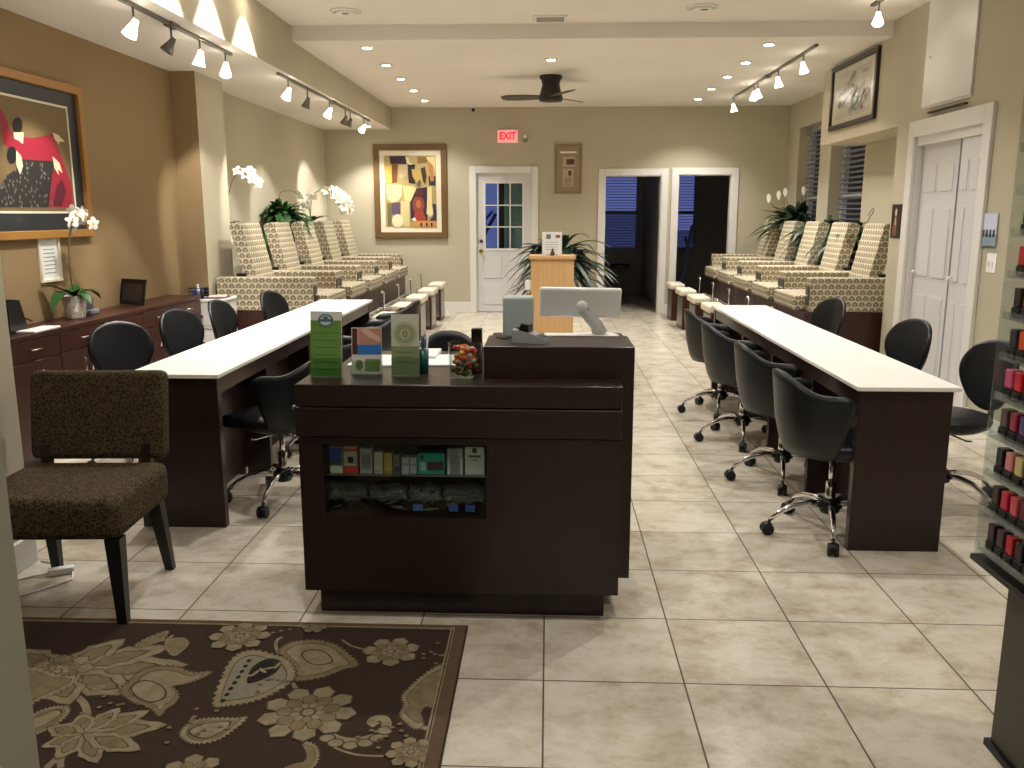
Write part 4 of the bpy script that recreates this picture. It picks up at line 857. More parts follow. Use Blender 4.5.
# ---------------------------------------------------------------- long manicure tables
def long_table(org, x0, x1, y0, y1, label):
    t2 = thing('manicure_table', org, label, 'table')
    m = MB(org); m.box(x0-.012, x1+.012, y0-.03, y1+.02, .742, .762, .004, 2); m.build('tabletop', 'tabletop', t2)
    m = MB(org); m.box(x0+.008, x1-.008, y0, y0+.045, 0, .742, .002, 1); m.build('end_panel', 'espresso', t2)
    m = MB(org); m.box(x0+.008, x1-.008, y1-.05, y1-.005, 0, .742, .002, 1); m.build('end_panel', 'espresso', t2)
    m = MB(org); xc = (x0+x1)/2; m.box(xc-.012, xc+.012, y0+.045, y1-.05, .05, .742); m.build('centre_panel', 'espresso', t2)
    m = MB(org); m.box(x0+.012, x1-.012, y0+.045, y1-.05, .66, .742); m.build('apron', 'espresso', t2)
    for k in range(1, 4):
        yy = y0+(y1-y0)*k/4; m = MB(org); m.box(x0+.06, xc-.013, yy-.02, yy+.02, 0, .66); m.box(xc+.013, x1-.06, yy-.02, yy+.02, 0, .66); m.build('divider_panel', 'espresso', t2)
    return t2
long_table((1.57, 5.4, 0), 1.355, 1.775, 3.76, 7.15, 'long narrow white-topped manicure table on the right side of the salon')
long_table((-1.75, 5.7, 0), -1.97, -1.545, 3.93, 7.48, 'long narrow white-topped manicure table on the left side of the salon')

# ---------------------------------------------------------------- technician chairs
def office_chair(label, group, lift=0., client=0):
    t2 = thing('swivel_chair', (0, 0, 0), label, 'chair', group=group)
    zs = .43+lift; A = math.radians(86); na, nz = 30, 9
    def top(a):
        q = abs(a)/A; h = .37 if client == 0 else .40
        if client:
            k = min(1, max(0, (q-.10)/.58)); return h-.20*k*k*(3-2*k)-.04*max(0, q-.68)
        return h if q < .12 else h*(1-((q-.12)/.88)**1.25*.52)
    if client:
        P_ = []
        for i in range(17):
            row = []
            for j in range(17):
                u = -1+i/8; v = -1+j/8; u *= .985; v *= .985
                hh = u*math.sqrt(1-v*v/2.15); ww = v*math.sqrt(1-u*u/2.15)
                t = (hh+1)/2; wd2 = .135+.062*math.sin(min(1, t*1.25)*PI/2); y = ww*wd2
                row.append((-.215-.07*t+.065*(y/.2)**2, y, zs+.05+.375*t))
            P_.append(row)
        MB().slab(P_, .024).build('backrest', 'leather', t2)
        m = MB(); m.tube([(-.10, 0, zs-.045), (-.22, 0, zs-.045), (-.262, 0, zs), (-.272, 0, zs+.16)], [.014, .016, .016, .012], 8); m.build('back_support', 'black', t2)
    else:
        P_ = []
        for i in range(na+1):
            a = -A+2*A*i/na; q = abs(a)/A; row = []
            k = min(1, max(0, (q-.08)/.62)); h = .385-.085*k*k*(3-2*k)
            if q > .86: h -= .03*((q-.86)/.14)**2
            for j in range(nz+1):
                f = j/nz; aa = a*(1-.20*(1-f)**1.0*max(0, (q-.5)/.5))
                r_ = .222+.034*min(1, (f*2.2))**.5+.012*f
                x = -r_*math.cos(aa)*1.02-.03*f*max(0, math.cos(aa)); y = r_*math.sin(aa)*.95
                row.append((x, y, zs-.02+f*h))
            P_.append(row)
        MB().slab(P_, .024).build('shell_back', 'leather', t2)
    m = MB(); m.lathe((0, 0, 0), [(.001, zs-.035), (.16, zs-.035), (.205, zs-.01), (.215, zs+.02), (.20, zs+.045), (.14, zs+.056), (.001, zs+.058)], 28, cap=False); m.box(.06, .25, -.17, .17, zs-.025, zs+.042, .022, 3); m.build('seat', 'leather', t2)
    m = MB(); m.use('black').box(-.09, .09, -.07, .07, zs-.055, zs-.036, .004, 1); m.use('chrome').cyl((0, 0, 0), .014, .014, .22, zs-.055, 14); m.cyl((0, 0, 0), .024, .024, .10, .26+lift*.5, 16); m.tube([(0, .03, zs-.06), (.02, .18, zs-.06), (.02, .22, zs-.05)], .005, 6); m.build('gas_lift', None, t2)
    m = MB(); m.use('black').lathe((0, 0, 0), [(.042, .105), (.048, .12), (.04, .165), (.03, .175)], 18); m.build('hub', None, t2)
    for k in range(5):
        a = 2*PI*k/5+math.radians(190-12); c, s = math.cos(a), math.sin(a)
        m = MB(); pts = [(.03, .145), (.10, .150), (.18, .138), (.24, .108), (.282, .072)]; m.tube([(r_*c, r_*s, z) for r_, z in pts], [.018, .0165, .014, .012, .010], 10); m.build('base_arm', 'chrome', t2)
        m = MB(); ty = Vector((-s, c, 0)); ctr = Vector((.296*c, .296*s, .028))
        for q in (-1, 1):
            w0 = ctr+ty*q*.006; w1 = ctr+ty*q*.024; m.tube([w0, w1], .028, 14)
        m.tube([ctr+Vector((0, 0, 0))-ty*.006, ctr+ty*.006], .02, 10); m.tube([ctr, ctr+Vector((-.012*c, -.012*s, .045))], .008, 8); m.ball(tuple(ctr+Vector((0, 0, .014))), .024, 10, (1.1, 1.1, .8)); m.build('caster', 'black', t2)
    return t2
GA = 'black swivel chairs on the aisle side of the right table'; GB = 'black swivel chairs on the wall side of the right table'
GC = 'black swivel chairs on the wall side of the left table'; GD = 'black swivel chairs on the aisle side of the left table'
c0 = office_chair('black leather swivel chair nearest the camera on the aisle side of the right table', GA)
c0.location = (1.345, 3.985, 0); c0.rotation_euler.z = .12
dup(c0, (1.345, 4.84, 0), .12, 'black swivel chair second from the camera on the aisle side of the right table')
dup(c0, (1.31, 5.71, 0), .16, 'black swivel chair third from the camera on the aisle side of the right table')
dup(c0, (1.325, 6.55, 0), .10, 'farthest black swivel chair on the aisle side of the right table')
h0 = office_chair('black swivel chair half hidden by the polish rack, right of the right table', GB, .0, 1)
h0.location = (2.09, 4.50, 0); h0.rotation_euler.z = PI+.25
dup(h0, (2.05, 5.42, 0), PI+.30, 'black oval-backed swivel chair in front of the white closet doors')
dup(h0, (1.99, 6.80, 0), PI+.30, 'black oval-backed swivel chair in front of the nearest right spa chair')
dup(h0, (-2.44, 4.98, 0), -.75, 'black oval-backed swivel chair just behind the leopard chair', GC)
dup(h0, (-2.33, 5.78, 0), -.38, 'black oval-backed swivel chair in front of the far half of the credenza', GC)
dup(h0, (-2.28, 6.52, 0), -.12, 'black oval-backed swivel chair in front of the white drawer cabinet', GC)
dup(h0, (-2.14, 7.30, 0), -.25, 'black oval-backed swivel chair in front of the patterned armrest, left table', GC)
dup(c0, (-1.40, 4.375, 0), PI-.35, 'black swivel chair between the left table and the reception counter', GD)
dup(c0, (-1.40, 5.35, 0), PI+.1, 'black swivel chair partly behind the green leaflet', GD)
dup(c0, (-1.38, 6.25, 0), PI+.1, 'black swivel chair seen above the hands-photo card', GD)
dup(c0, (-1.36, 7.15, 0), PI-.2, 'black swivel chair at the far end of the left table, aisle side', GD)
h1 = dup(c0, (-.58, 4.95, 0), -PI/2+.1, 'black swivel chair behind the reception counter for the receptionist'); del h1['group']

# ---------------------------------------------------------------- pedicure spa chairs (front faces +x, origin: floor under arm front)
def spa(label, group):
    t2 = thing('pedicure_chair', (0, 0, 0), label, 'spa chair', group=group); hw = .497
    MB().box(-.91, .04, -hw+.004, hw-.004, 0, .60, .004, 1).build('base', 'darkwood', t2)
    for s in (-1, 1):
        MB().box(-.915, 0, s*hw, s*(hw-.13), .602, .915, .012, 3).build('armrest', 'uph', t2)
        m = MB(); m.box(.0005, .012, s*(hw-.005), s*(hw-.105), .66, .84, .003, 1); m.use('steel'); m.mats = [M['strap'], M['chrome']]; m.mi = 1; m.box(.012, .022, s*(hw-.02), s*(hw-.09), .745, .76); m.build('arm_panel', None, t2)
    MB().box(-.62, .11, -.362, .362, .602, .745, .03, 4).build('seat', 'uph', t2)
    m = MB(); pr = [(-.57, .74), (-.69, .74), (-.845, 1.37), (-.83, 1.395), (-.745, 1.41), (-.722, 1.40)]
    v_ = m.prism(pr, -.26, .26, 'y'); m.build('backrest', 'uph', t2)
    m = MB(); m.box(-.78, -.70, -.32, -.26, .70, .94); m.box(-.78, -.70, .26, .32, .70, .94); m.build('recline_bracket', 'black', t2)
    # foot bath
    m = MB(); m.box(.045, .50, -.40, .40, 0, .30, .006, 2); m.build('tub_body', 'darkwood', t2)
    m = MB()
    m.box(.05, .50, -.40, -.37, .30, .335, .004, 1); m.box(.05, .50, .37, .40, .30, .335, .004, 1); m.box(.05, .08, -.37, .37, .30, .335, .004, 1); m.box(.47, .50, -.37, .37, .30, .335, .004, 1)
    m.build('tub_rim', C_((188, 180, 168), .25), t2)
    MB().box(.08, .47, -.37, .37, .30, .306).build('tub_basin', 'soiltub', t2)
    m = MB(); m.box(.505, .66, -.24, .24, 0, .44, .008, 2); m.build('footrest_pillar', 'darkwood', t2)
    m = MB(); m.box(.661, .666, -.20, .20, .04, .41, .002, 1); m.use('steel'); m.mats = [M['steel']]; m.mi = 0; m.box(.53, .64, -.2405, -.245, .05, .40, .001, 1); m.build('metal_panel', None, t2)
    m = MB(); m.box(.48, .70, -.23, .23, .441, .525, .035, 4); m.build('footrest_cushion', C_((216, 206, 186), .5), t2)
    m = MB(); m.tube([(.30, .385, .335), (.30, .385, .60), (.30, .37, .625), (.30, .30, .63), (.30, .28, .61)], .011, 8); m.box(.23, .37, .355, .40, .336, .352, .003, 1); m.tube([(.24, .385, .35), (.24, .385, .42)], .008, 8); m.build('faucet', 'chrome', t2)
    return t2
wd = ['nearest', 'second', 'middle', 'fourth', 'farthest']
s0 = spa('patterned spa chair behind the white drawer cabinet, nearest of the left row', 'patterned spa chairs along the left wall')
for k in range(5):
    y = 8.0+.50+k*1.0
    if k == 0: s0.location = (-2.19, y, 0); s0.rotation_euler.z = 0
    else: dup(s0, (-2.19, y, 0), 0, 'patterned spa chair along the left wall, %s from the camera' % (wd[k] if k != 4 else 'farthest'))
for k in range(5):
    y = 8.12+.50+k*1.0
    dup(s0, (2.42, y, 0), PI, 'patterned spa chair along the right wall, %s from the camera' % wd[k], 'patterned spa chairs along the right wall')
# ---------------------------------------------------------------- lobby chair
t = thing('accent_chair', (-1.835, 3.14, 0), 'armless leopard-print accent chair with dark tapered legs beside the rug', 'chair', .06)
m = MB(); m.box(-.285, .285, -.27, .24, .335, .495, .045, 5); m.build('seat', 'leopard', t)
m = MB(); m.box(-.275, .275, -.05, .05, 0, .37, .035, 5); m.bm.transform(Matrix.Translation((-.02, .30, .488)) @ Matrix.Rotation(-.16, 4, 'X')); m.build('backrest', 'leopard', t)
for s in (-1, 1):
    m = MB(); m.box(s*.19-.02, s*.225-.02, .251, .285, .33, .56); m.build('back_post', 'blackframe', t)
for (x, y, dx, dy) in [(-.25, -.23, -.01, -.01), (.25, -.23, .01, -.01), (-.22, .22, -.02, .06), (.22, .22, .02, .06)]:
    m = MB(); a, b = .028, .017
    lo = [(x+dx-b, y+dy-b, 0), (x+dx+b, y+dy-b, 0), (x+dx+b, y+dy+b, 0), (x+dx-b, y+dy+b, 0)]; hi = [(x-a, y-a, .34), (x+a, y-a, .34), (x+a, y+a, .34), (x-a, y+a, .34)]
    L_ = [m.bm.verts.new(p) for p in lo]; H_2 = [m.bm.verts.new(p) for p in hi]; m.bm.faces.new(L_[::-1]); m.bm.faces.new(H_2)
    for i in range(4): m.bm.faces.new((L_[i], L_[(i+1) % 4], H_2[(i+1) % 4], H_2[i]))
    m.build('leg', 'black', t)
t = thing('power_strip', (-2.05, 3.36, 0), 'white plug and looping cable on the tiles behind the leopard chair', 'power cable')
m = MB(); m.box(-.05, .05, -.02, .02, 0, .03, .008, 2, Matrix.Rotation(.5, 4, 'Z')); m.build('adapter', 'white_plastic', t)
m = MB(); m.tube([(-.04, -.02, .01), (-.10, -.04, .006), (-.17, -.1, .006), (-.195, -.2, .006)], .0045, 6); m.tube([(.04, .02, .01), (.08, -.06, .006), (.02, -.16, .006), (-.1, -.3, .006), (-.18, -.33, .006)], .0045, 6); m.tube([(0, .02, .012), (-.08, .1, .006), (-.16, .12, .006)], .0045, 6); m.build('cable', 'white_plastic', t)

# ---------------------------------------------------------------- credenza and what stands on it
OR = (-3.2, 5.5, 0); t = thing('credenza', OR, 'long dark wood credenza against the brown wall', 'cabinet')
yA, yB, xf = 3.56, 7.46, -3.06
m = MB(OR); m.box(XL+.012, xf, yA, yB, .06, .77); m.build('body', 'darkwood', t)
m = MB(OR); m.box(XL+.012, xf-.03, yA, yB, 0, .06); m.build('plinth', 'black', t)
m = MB(OR); m.box(XL+.012, xf+.02, yA-.01, yB+.01, .77, .80, .003, 1); m.build('top', 'darkwood', t)
n_ = 7; wdt = (yB-yA)/n_
for k in range(n_):
    a = yA+k*wdt+.004; b = a+wdt-.008
    m = MB(OR); m.box(xf, xf+.018, a, b, .645, .765, .002, 1); dr = m.build('drawer', 'darkwood', t)
    m = MB(OR); c = (a+b)/2; m.tube([(xf+.018, c-.05, .71), (xf+.04, c-.045, .71), (xf+.04, c+.045, .71), (xf+.018, c+.05, .71)], .005, 8); m.build('handle', 'chrome', dr)
    for q in (0, 1):
        a2 = a+q*(b-a)/2+.002; b2 = a2+(b-a)/2-.004
        m = MB(OR); m.box(xf, xf+.018, a2, b2, .07, .638, .002, 1); dr = m.build('door', 'darkwood', t)
        c = b2-.04 if q == 0 else a2+.04
        m = MB(OR); m.tube([(xf+.018, c, .48), (xf+.04, c, .485), (xf+.04, c, .575), (xf+.018, c, .58)], .005, 8); m.build('handle', 'chrome', dr)

def orchid(loc, label, pot_r, pot_h, sprays, leaves, stemh, potm='pot', rz=0, seed=1):
    random.seed(seed)
    t2 = thing('potted_orchid', loc, label, 'orchid', rz)
    m = MB(); m.lathe((0, 0, 0), [(pot_r*.72, 0), (pot_r*.78, .01), (pot_r, pot_h), (pot_r*.93, pot_h), (pot_r*.88, pot_h-.02)], 24); m.build('pot', potm, t2)
    m = MB(); m.lathe((0, 0, 0), [(pot_r*.9, pot_h-.02), (.001, pot_h-.008)], 16, cap=False); m.build('soil', 'soil', t2)
    m = MB()
    for (a, L, w_, dr) in leaves: m.leaf((.01*math.cos(a), .01*math.sin(a), pot_h), (math.cos(a), math.sin(a), .75), L, w_, dr, 7)
    for v in m.bm.verts:
        if loc[0] < -3.24: v.co.x = max(v.co.x, -.11)
        if loc[0] > 3.3: v.co.x = min(v.co.x, .10)
    m.build('foliage', 'leaf', t2)
    for (pts, nf, sz) in sprays:
        m = MB(); sp = smooth3(pts); m.tube(sp, .004, 6); m.build('stem', 'stem', t2)
        m = MB(); L = len(sp)
        for k in range(nf):
            c = Vector(sp[int((L-1)*(1-.42*k/nf))])+Vector((random.uniform(-.02, .02), random.uniform(-.03, .03), random.uniform(-.03, .015))); blossom(m, c, sz)
        m.build('blossoms', None, t2)
    return t2
def smooth3(p, n=6):
    q = []; N_ = len(p); V_ = [Vector(a) for a in p]
    for i in range(N_-1):
        a, b, c, d = V_[max(0, i-1)], V_[i], V_[i+1], V_[min(N_-1, i+2)]
        for k in range(n):
            t = k/n; q.append(.5*((2*b)+(-a+c)*t+(2*a-5*b+4*c-d)*t*t+(-a+3*b-3*c+d)*t**3))
    q.append(V_[-1]); return q
def blossom(m, c, s):
    u = Vector((random.gauss(0, .5), random.gauss(-.8, .3), random.gauss(-.1, .3))).normalized(); a = u.cross(Vector((0, 0, 1))).normalized(); b = a.cross(u)
    if 'petal' and M['petal'] not in m.mats: m.use('petal')
    m.use('petal')
    for k in range(5):
        an = 2*PI*k/5+.3; d = a*math.cos(an)+b*math.sin(an); sd = a*-math.sin(an)+b*math.cos(an); w_ = s*(.42 if k % 2 else .33)
        m.grid([[c-sd*.004, c+sd*.004], [c+d*s*.4-sd*w_+u*.004, c+d*s*.4+sd*w_+u*.004], [c+d*s*.8-sd*w_*.8+u*.002, c+d*s*.8+sd*w_*.8+u*.002], [c+d*s-sd*.004, c+d*s+sd*.004]])
    m.use(C_((226, 206, 120))).ball(tuple(c+u*.008), s*.16, 6)
# on the credenza (leaves spread, white spray leaning toward the picture)
orchid((-3.2, 5.72, .80), 'white orchid in a textured white pot on the credenza under the dancers picture', .078, .155,
       [([(0, 0, .15), (.01, -.04, .35), (.02, -.02, .55), (.03, .02, .66), (.04, .06, .70), (.06, .16, .66)], 9, .048), ([(0, 0, .15), (-.01, .0, .4), (0, .06, .62), (.02, .14, .72)], 3, .042)],
       [(1.2, .26, .075, .75), (.5, .2, .07, .6), (-1.7, .28, .10, .9), (-1.1, .2, .09, .4), (2.0, .16, .07, .2), (-2.3, .24, .09, .25), (-.3, .17, .08, .9)], .7, seed=2)
t2 = thing('photo_frame', (-3.24, 6.60, .80), 'black easel-back photo frame standing on the far part of the credenza', 'photo frame', -.45)
m = MB(); fr2 = [(-.14, .14, .17, .20), (-.14, .14, 0, .03), (-.14, -.11, .03, .17), (.11, .14, .03, .17)]
for (a, b, c, d) in fr2: m.box(a, b, -.006, .006, c, d, .002, 1)
R_ = Matrix.Translation((0, 0, .004)) @ Matrix.Rotation(-.22, 4, 'X'); m.bm.transform(R_); m.build('frame', 'black', t2)
m = MB(); m.box(-.11, .11, -.002, .004, .03, .17); m.bm.transform(R_); m.build('picture_face', C_((60, 56, 54), .2), t2)
m = MB(); m.box(-.03, .03, .045, .05, 0, .15, 0, 2, Matrix.Rotation(.1, 4, 'X')); m.build('easel_leg', 'black', t2)
t2 = thing('appointment_stand', (-3.22, 5.03, .80), 'black angular desk stand at the near end of the credenza beside the white papers', 'stand', 0)
m = MB(); m.prism([(-.10, 0), (.085, 0), (.075, .02), (.02, .19), (-.05, .20), (-.10, .17)], -.06, .06, 'x'); m.build('body', 'black', t2)
m = MB(); m.tube([(0, .06, .06), (.04, .10, .07), (.05, .14, .05)], .006, 6); m.build('arm', 'black', t2)
o2 = MB((-3.15, 5.1, .80)); o2.box(-3.16, -3.045, 4.98, 5.26, .80, .812, .002, 1); tag(o2.build('paper_stack', 'paper'), 'white papers at the near edge of the credenza top', 'paper')
t2 = thing('phone', (-3.25, 5.98, .80), 'small grey telephone on the credenza behind the orchid pot', 'phone')
MB().box(-.05, .05, -.06, .06, 0, .035, .008, 2).build('base', C_((120, 120, 122)), t2); MB().box(-.02, .02, -.07, .04, .036, .12, .008, 2).build('handset', C_((70, 70, 74)), t2)

# white drawer cabinet
OR = (-3.05, 7.68, 0); t = thing('drawer_cabinet', OR, 'white drawer cabinet standing between the credenza and the nearest left spa chair', 'cabinet')
x0, x1, ya, yb = -3.20, -2.88, 7.50, 7.88
m = MB(OR); m.box(x0, x1, ya, yb, 0, .735); m.build('body', 'trim', t)
m = MB(OR); m.box(x0, x1+.012, ya-.012, yb, .735, .757, .003, 1); m.build('top', 'white', t)
for k in range(3):
    z0 = .03+k*.235
    m = MB(OR); m.box(x0+.02, x1-.02, ya-.016, ya, z0, z0+.222, .003, 1); m.box(x0+.045, x1-.045, ya-.020, ya-.015, z0+.03, z0+.19, .002, 1); dr = m.build('drawer', 'trim', t)
    m = MB(OR); m.lathe(((x0+x1)/2, ya-.02, z0+.11), [(.006, 0), (.006, -.012), (.014, -.02), (.010, -.028)], 12, 'y'); m.build('knob', 'strap', dr)
t2 = thing('magazine_pile', (-2.97, 7.68, .757), 'small pile of dark magazines on the white drawer cabinet', 'magazines')
random.seed(4)
for k in range(3): MB().box(-.075, .075, -.10, .10, .006*k, .006*k+.0055, 0, 1, Matrix.Rotation(.25*k-.2, 4, 'Z')).build('magazine', C_([(110, 60, 60), (60, 58, 66), (190, 180, 176)][k]), t2)
t2 = thing('desk_basket', (-3.12, 7.62, .757), 'black wire basket with blue and white bottles on the white drawer cabinet', 'basket')
m = MB()
for z in (0, .03, .06, .09):
    m.tube([(-.065, -.07, z+.003), (.065, -.07, z+.003), (.065, .07, z+.003), (-.065, .07, z+.003), (-.065, -.07, z+.003)], .003, 5)
m.box(-.065, .065, -.07, .07, 0, .004)
for k in range(9): a = -.065+k*.01625; m.tube([(a, -.07, 0), (a, -.07, .093)], .0016, 4); m.tube([(a, .07, 0), (a, .07, .093)], .0016, 4)
m.box(-.062, .062, .066, .069, .01, .085); m.build('wire_basket', 'black', t2)
for k, (x, c, h) in enumerate([(-.035, (40, 70, 160), .085), (.0, (225, 225, 225), .12), (.035, (50, 60, 120), .10)]):
    b = MB((-3.12+x, 7.61, .762)); b.use(C_(c)).lathe((-3.12+x, 7.61, .762), [(.015, 0), (.016, h*.7), (.007, h*.8), (.007, h)], 12)
    tag(b.build('bottle'), ['blue squat bottle at the left of the wire basket', 'tall white bottle in the middle of the wire basket', 'dark blue bottle at the right of the wire basket'][k], 'bottle')

# ---------------------------------------------------------------- ledge behind the left spa chairs, planters
def bush(loc, label, pot, n, L, W, spread, seed, m_='leaf', cat='potted plant', up=.9, droop=.7, flowers=None, cane=0, away=0):
    random.seed(seed); t2 = thing('potted_plant', loc, label, cat)
    pr, ph, pm = pot
    m = MB(); m.lathe((0, 0, 0), [(pr*.75, 0), (pr, ph), (pr*.92, ph), (pr*.9, ph-.02), (.001, ph-.015)], 20); m.build('pot', pm, t2)
    m = MB()
    if cane:
        for k in range(5): a = k*1.3; m.tube([(.03*math.cos(a), .03*math.sin(a), ph-.02), (.05*math.cos(a), .05*math.sin(a), ph+cane)], .012, 6)
        m.build('canes', 'stem', t2); m = MB()
    for k in range(n):
        a = random.random()*2*PI; b = random.random(); base = (random.gauss(0, .03), random.gauss(0, .03), ph+cane*(.6+.4*random.random())-.01)
        l = L*random.uniform(.6, 1.1); u_ = up*random.uniform(.15, 1.6)
        d = Vector((math.cos(a)*spread[0], math.sin(a)*spread[1], u_))
        if away*d.x < 0: d.x *= .22
        m.leaf(base, d, l, W*random.uniform(.7, 1.2), droop*random.uniform(.5, 1.3), 6)
    for v in m.bm.verts:
        if away: v.co.x = max(v.co.x, -.13) if away > 0 else min(v.co.x, .08)
    m.build('foliage', m_, t2)
    if flowers:
        for (pts, nf, s) in flowers:
            m = MB(); sp = smooth3(pts); m.tube(sp, .004, 5); m.build('stem', 'stem', t2); m = MB()
            for k in range(nf): c = Vector(sp[int((len(sp)-1)*(1-.35*k/max(1, nf)))])+Vector((random.gauss(0, .02),)*3); blossom(m, c, s)
            m.build('blossoms', None, t2)
    return t2
def plant_stand(x, y, z, label):
    t2 = thing('plant_stand', (x, y, 0), label, 'plant stand'); MB().box(-.085, .085, -.11, .11, z-.02, z, .003, 1).build('top', 'white', t2)
    MB().lathe((0, 0, 0), [(.08, 0), (.08, .015), (.02, .03), (.02, z-.02)], 16).build('pedestal', 'white', t2)
# flowers stand behind the reclined backs, at the level of the chair tops, on slim stands by the wall
zc = 1.22
for (x, y, l) in [(-3.25, 8.80, 'slim stand behind the nearest left spa chair'), (-3.25, 10.35, 'slim stand behind the third left spa chair'), (-3.25, 11.9, 'slim stand behind the fourth left spa chair')]: plant_stand(x, y, zc, l)
orchid((-3.25, 8.80, zc), 'white orchid behind the nearest left spa chair beside the pillar', .07, .17,
       [([(0, 0, .17), (.02, -.02, .4), (.06, .0, .58), (.13, .02, .68), (.24, .0, .69), (.32, .0, .58)], 13, .06)], [(.2, .16, .07, .5), (1.4, .14, .06, .5), (-2, .12, .06, .4)], .5, seed=5)
bush((-3.22, 10.45, zc+.0), 'bushy green potted plant with a small white spray behind the middle left spa chairs', (.10, .20, 'potbrown'), 230, .50, .085, (1.3, 1.2), 9, 'leaf', up=1.9, droop=.75, away=1,
     flowers=[([(0, 0, .2), (.0, .02, .5), (.1, .1, .55), (.2, .2, .5), (.28, .3, .38)], 5, .05)])
orchid((-3.25, 11.9, zc), 'large white orchid with two full sprays behind the fourth left spa chair', .10, .16,
       [([(0, 0, .17), (.02, 0, .4), (.06, .05, .56), (.22, .1, .60), (.38, .1, .50), (.44, .1, .34)], 24, .068), ([(0, 0, .17), (.0, .05, .45), (.1, .2, .6), (.26, .3, .60), (.42, .35, .48), (.46, .35, .3)], 24, .068), ([(0, 0, .17), (.0, -.05, .4), (-.02, -.1, .5), (.1, -.2, .5)], 6, .055)],
       [(a, .34, .07, .35) for a in (0, .8, 1.5, 2.2, -1, -.4, 3)], .5, 'potbrown', seed=8)
# right side
for (x, y, l) in [(3.43, 10.12, 'slim stand between the second and third right spa chairs'), (3.43, 12.3, 'slim stand behind the farthest right spa chairs'), (3.43, 11.1, 'slim stand behind the middle right spa chairs'), (3.40, 9.60, 'slim stand behind the second right spa chair')]: plant_stand(x, y, 1.0 if y > 10 else 1.10, l)
bush((3.43, 12.3, 1.0), 'large dark-leaved peace lily with white blooms behind the farthest right spa chairs', (.085, .30, 'potbrown'), 110, .72, .13, (1.3, 1.0), 21, 'leafdark', up=1.5, droop=.6, away=-1,
     flowers=[([(0, 0, .2), (-.1, 0, .5), (-.2, -.05, .74)], 0, .03), ([(0, 0, .2), (-.22, 0, .5), (-.42, -.05, .66)], 0, .03), ([(0, 0, .2), (-.0, -.05, .5), (.03, -.1, .76)], 0, .03)])
lily = bpy.data.objects['foliage'] if False else None
t2 = [o for o in bpy.data.objects if o.get('label', '').startswith('large dark-leaved peace')][0]
for (x, y, z) in [(-.2, -.05, .74), (-.42, -.05, .66), (.03, -.1, .76), (-.3, -.1, .70)]:
    m = MB(); m.leaf((x, y, z-.02), (-.1, -.2, 1), .13, .06, .0, 6, .5); m.ball((x, y-.01, z+.03), .007, 8, (1, 1, 3)); m.build('bloom', 'petal', t2)
bush((3.43, 11.1, 1.0), 'dark trailing plant spilling between the middle right spa chair backs', (.085, .26, 'potbrown'), 90, .60, .10, (1.5, 1.2), 31, 'leafdark', up=1.3, droop=1.1, away=-1)
bush((3.43, 10.12, 1.0), 'dark trailing plant between the second and third right spa chair backs', (.085, .26, 'potbrown'), 70, .50, .10, (1.5, 1.2), 37, 'leafdark', up=1.3, droop=1.1, away=-1)
t2 = orchid((3.40, 9.60, 1.10), 'small orchid plant with one arching bare stem beside the nearest right spa chair', .07, .12,
       [([(0, 0, .12), (-.02, -.1, .30), (0, -.2, .42), (-.06, -.34, .45), (-.12, -.40, .38)], 0, .04)], [(3.9, .50, .13, .55), (3.2, .40, .11, .5), (4.6, .3, .10, .6), (5.2, .24, .09, .9)], .5, seed=12)

# maple display stand, plant and menu
t = thing('display_stand', (.035, 7.62, 0), 'tall maple wood pedestal in the middle of the aisle behind the tablet till', 'pedestal')
MB().box(-.185, .185, -.13, .13, 0, 1.115, .003, 1).build('cabinet', 'maple', t); MB().box(-.205, .20, -.15, .15, 1.115, 1.145, .004, 1).build('top', 'maple', t)
m = MB(); m.use('paper').box(-.235, -.185, -.12, -.02, .85, .93, .004, 1); m.use(C_((180, 120, 60))).box(-.225, -.185, -.12, -.04, .76, .82); m.build('side_tray', None, t)
t2 = thing('menu_stand', (.03, 7.57, 1.145), 'white printed price card propped on the maple pedestal', 'sign')
m = MB(); m.use('paper').box(-.085, .085, -.004, .004, .01, .20)
m.use(C_((150, 90, 70))).box(.03, .07, -.005, -.004, .15, .175); m.use(C_((120, 120, 130))).box(-.05, -.01, -.005, -.004, .14, .18)
for q in range(4): m.box(-.06, .05, -.005, -.004, .05+q*.02, .053+q*.02)
m.build('card', None, t2); m = MB(); m.box(-.05, .05, -.03, .03, 0, .01, .002, 1); m.build('foot', 'acrylic', t2)
t2 = thing('perfume_bottle', (.035, 7.52, 1.145), 'tiny dark bottle in front of the price card on the maple pedestal', 'bottle')
MB().lathe((0, 0, 0), [(.016, 0), (.02, .02), (.012, .04)], 12).build('body', C_((90, 50, 60)), t2); MB().cyl((0, 0, 0), .007, .007, .04, .06, 10).build('cap', 'black', t2)
bush((.10, 8.45, 0), 'large arching green houseplant behind the maple pedestal', (.17, .34, 'potbrown'), 190, .64, .075, (1.2, .8), 44, 'leafgrey', up=1.2, droop=.85, cane=.80)

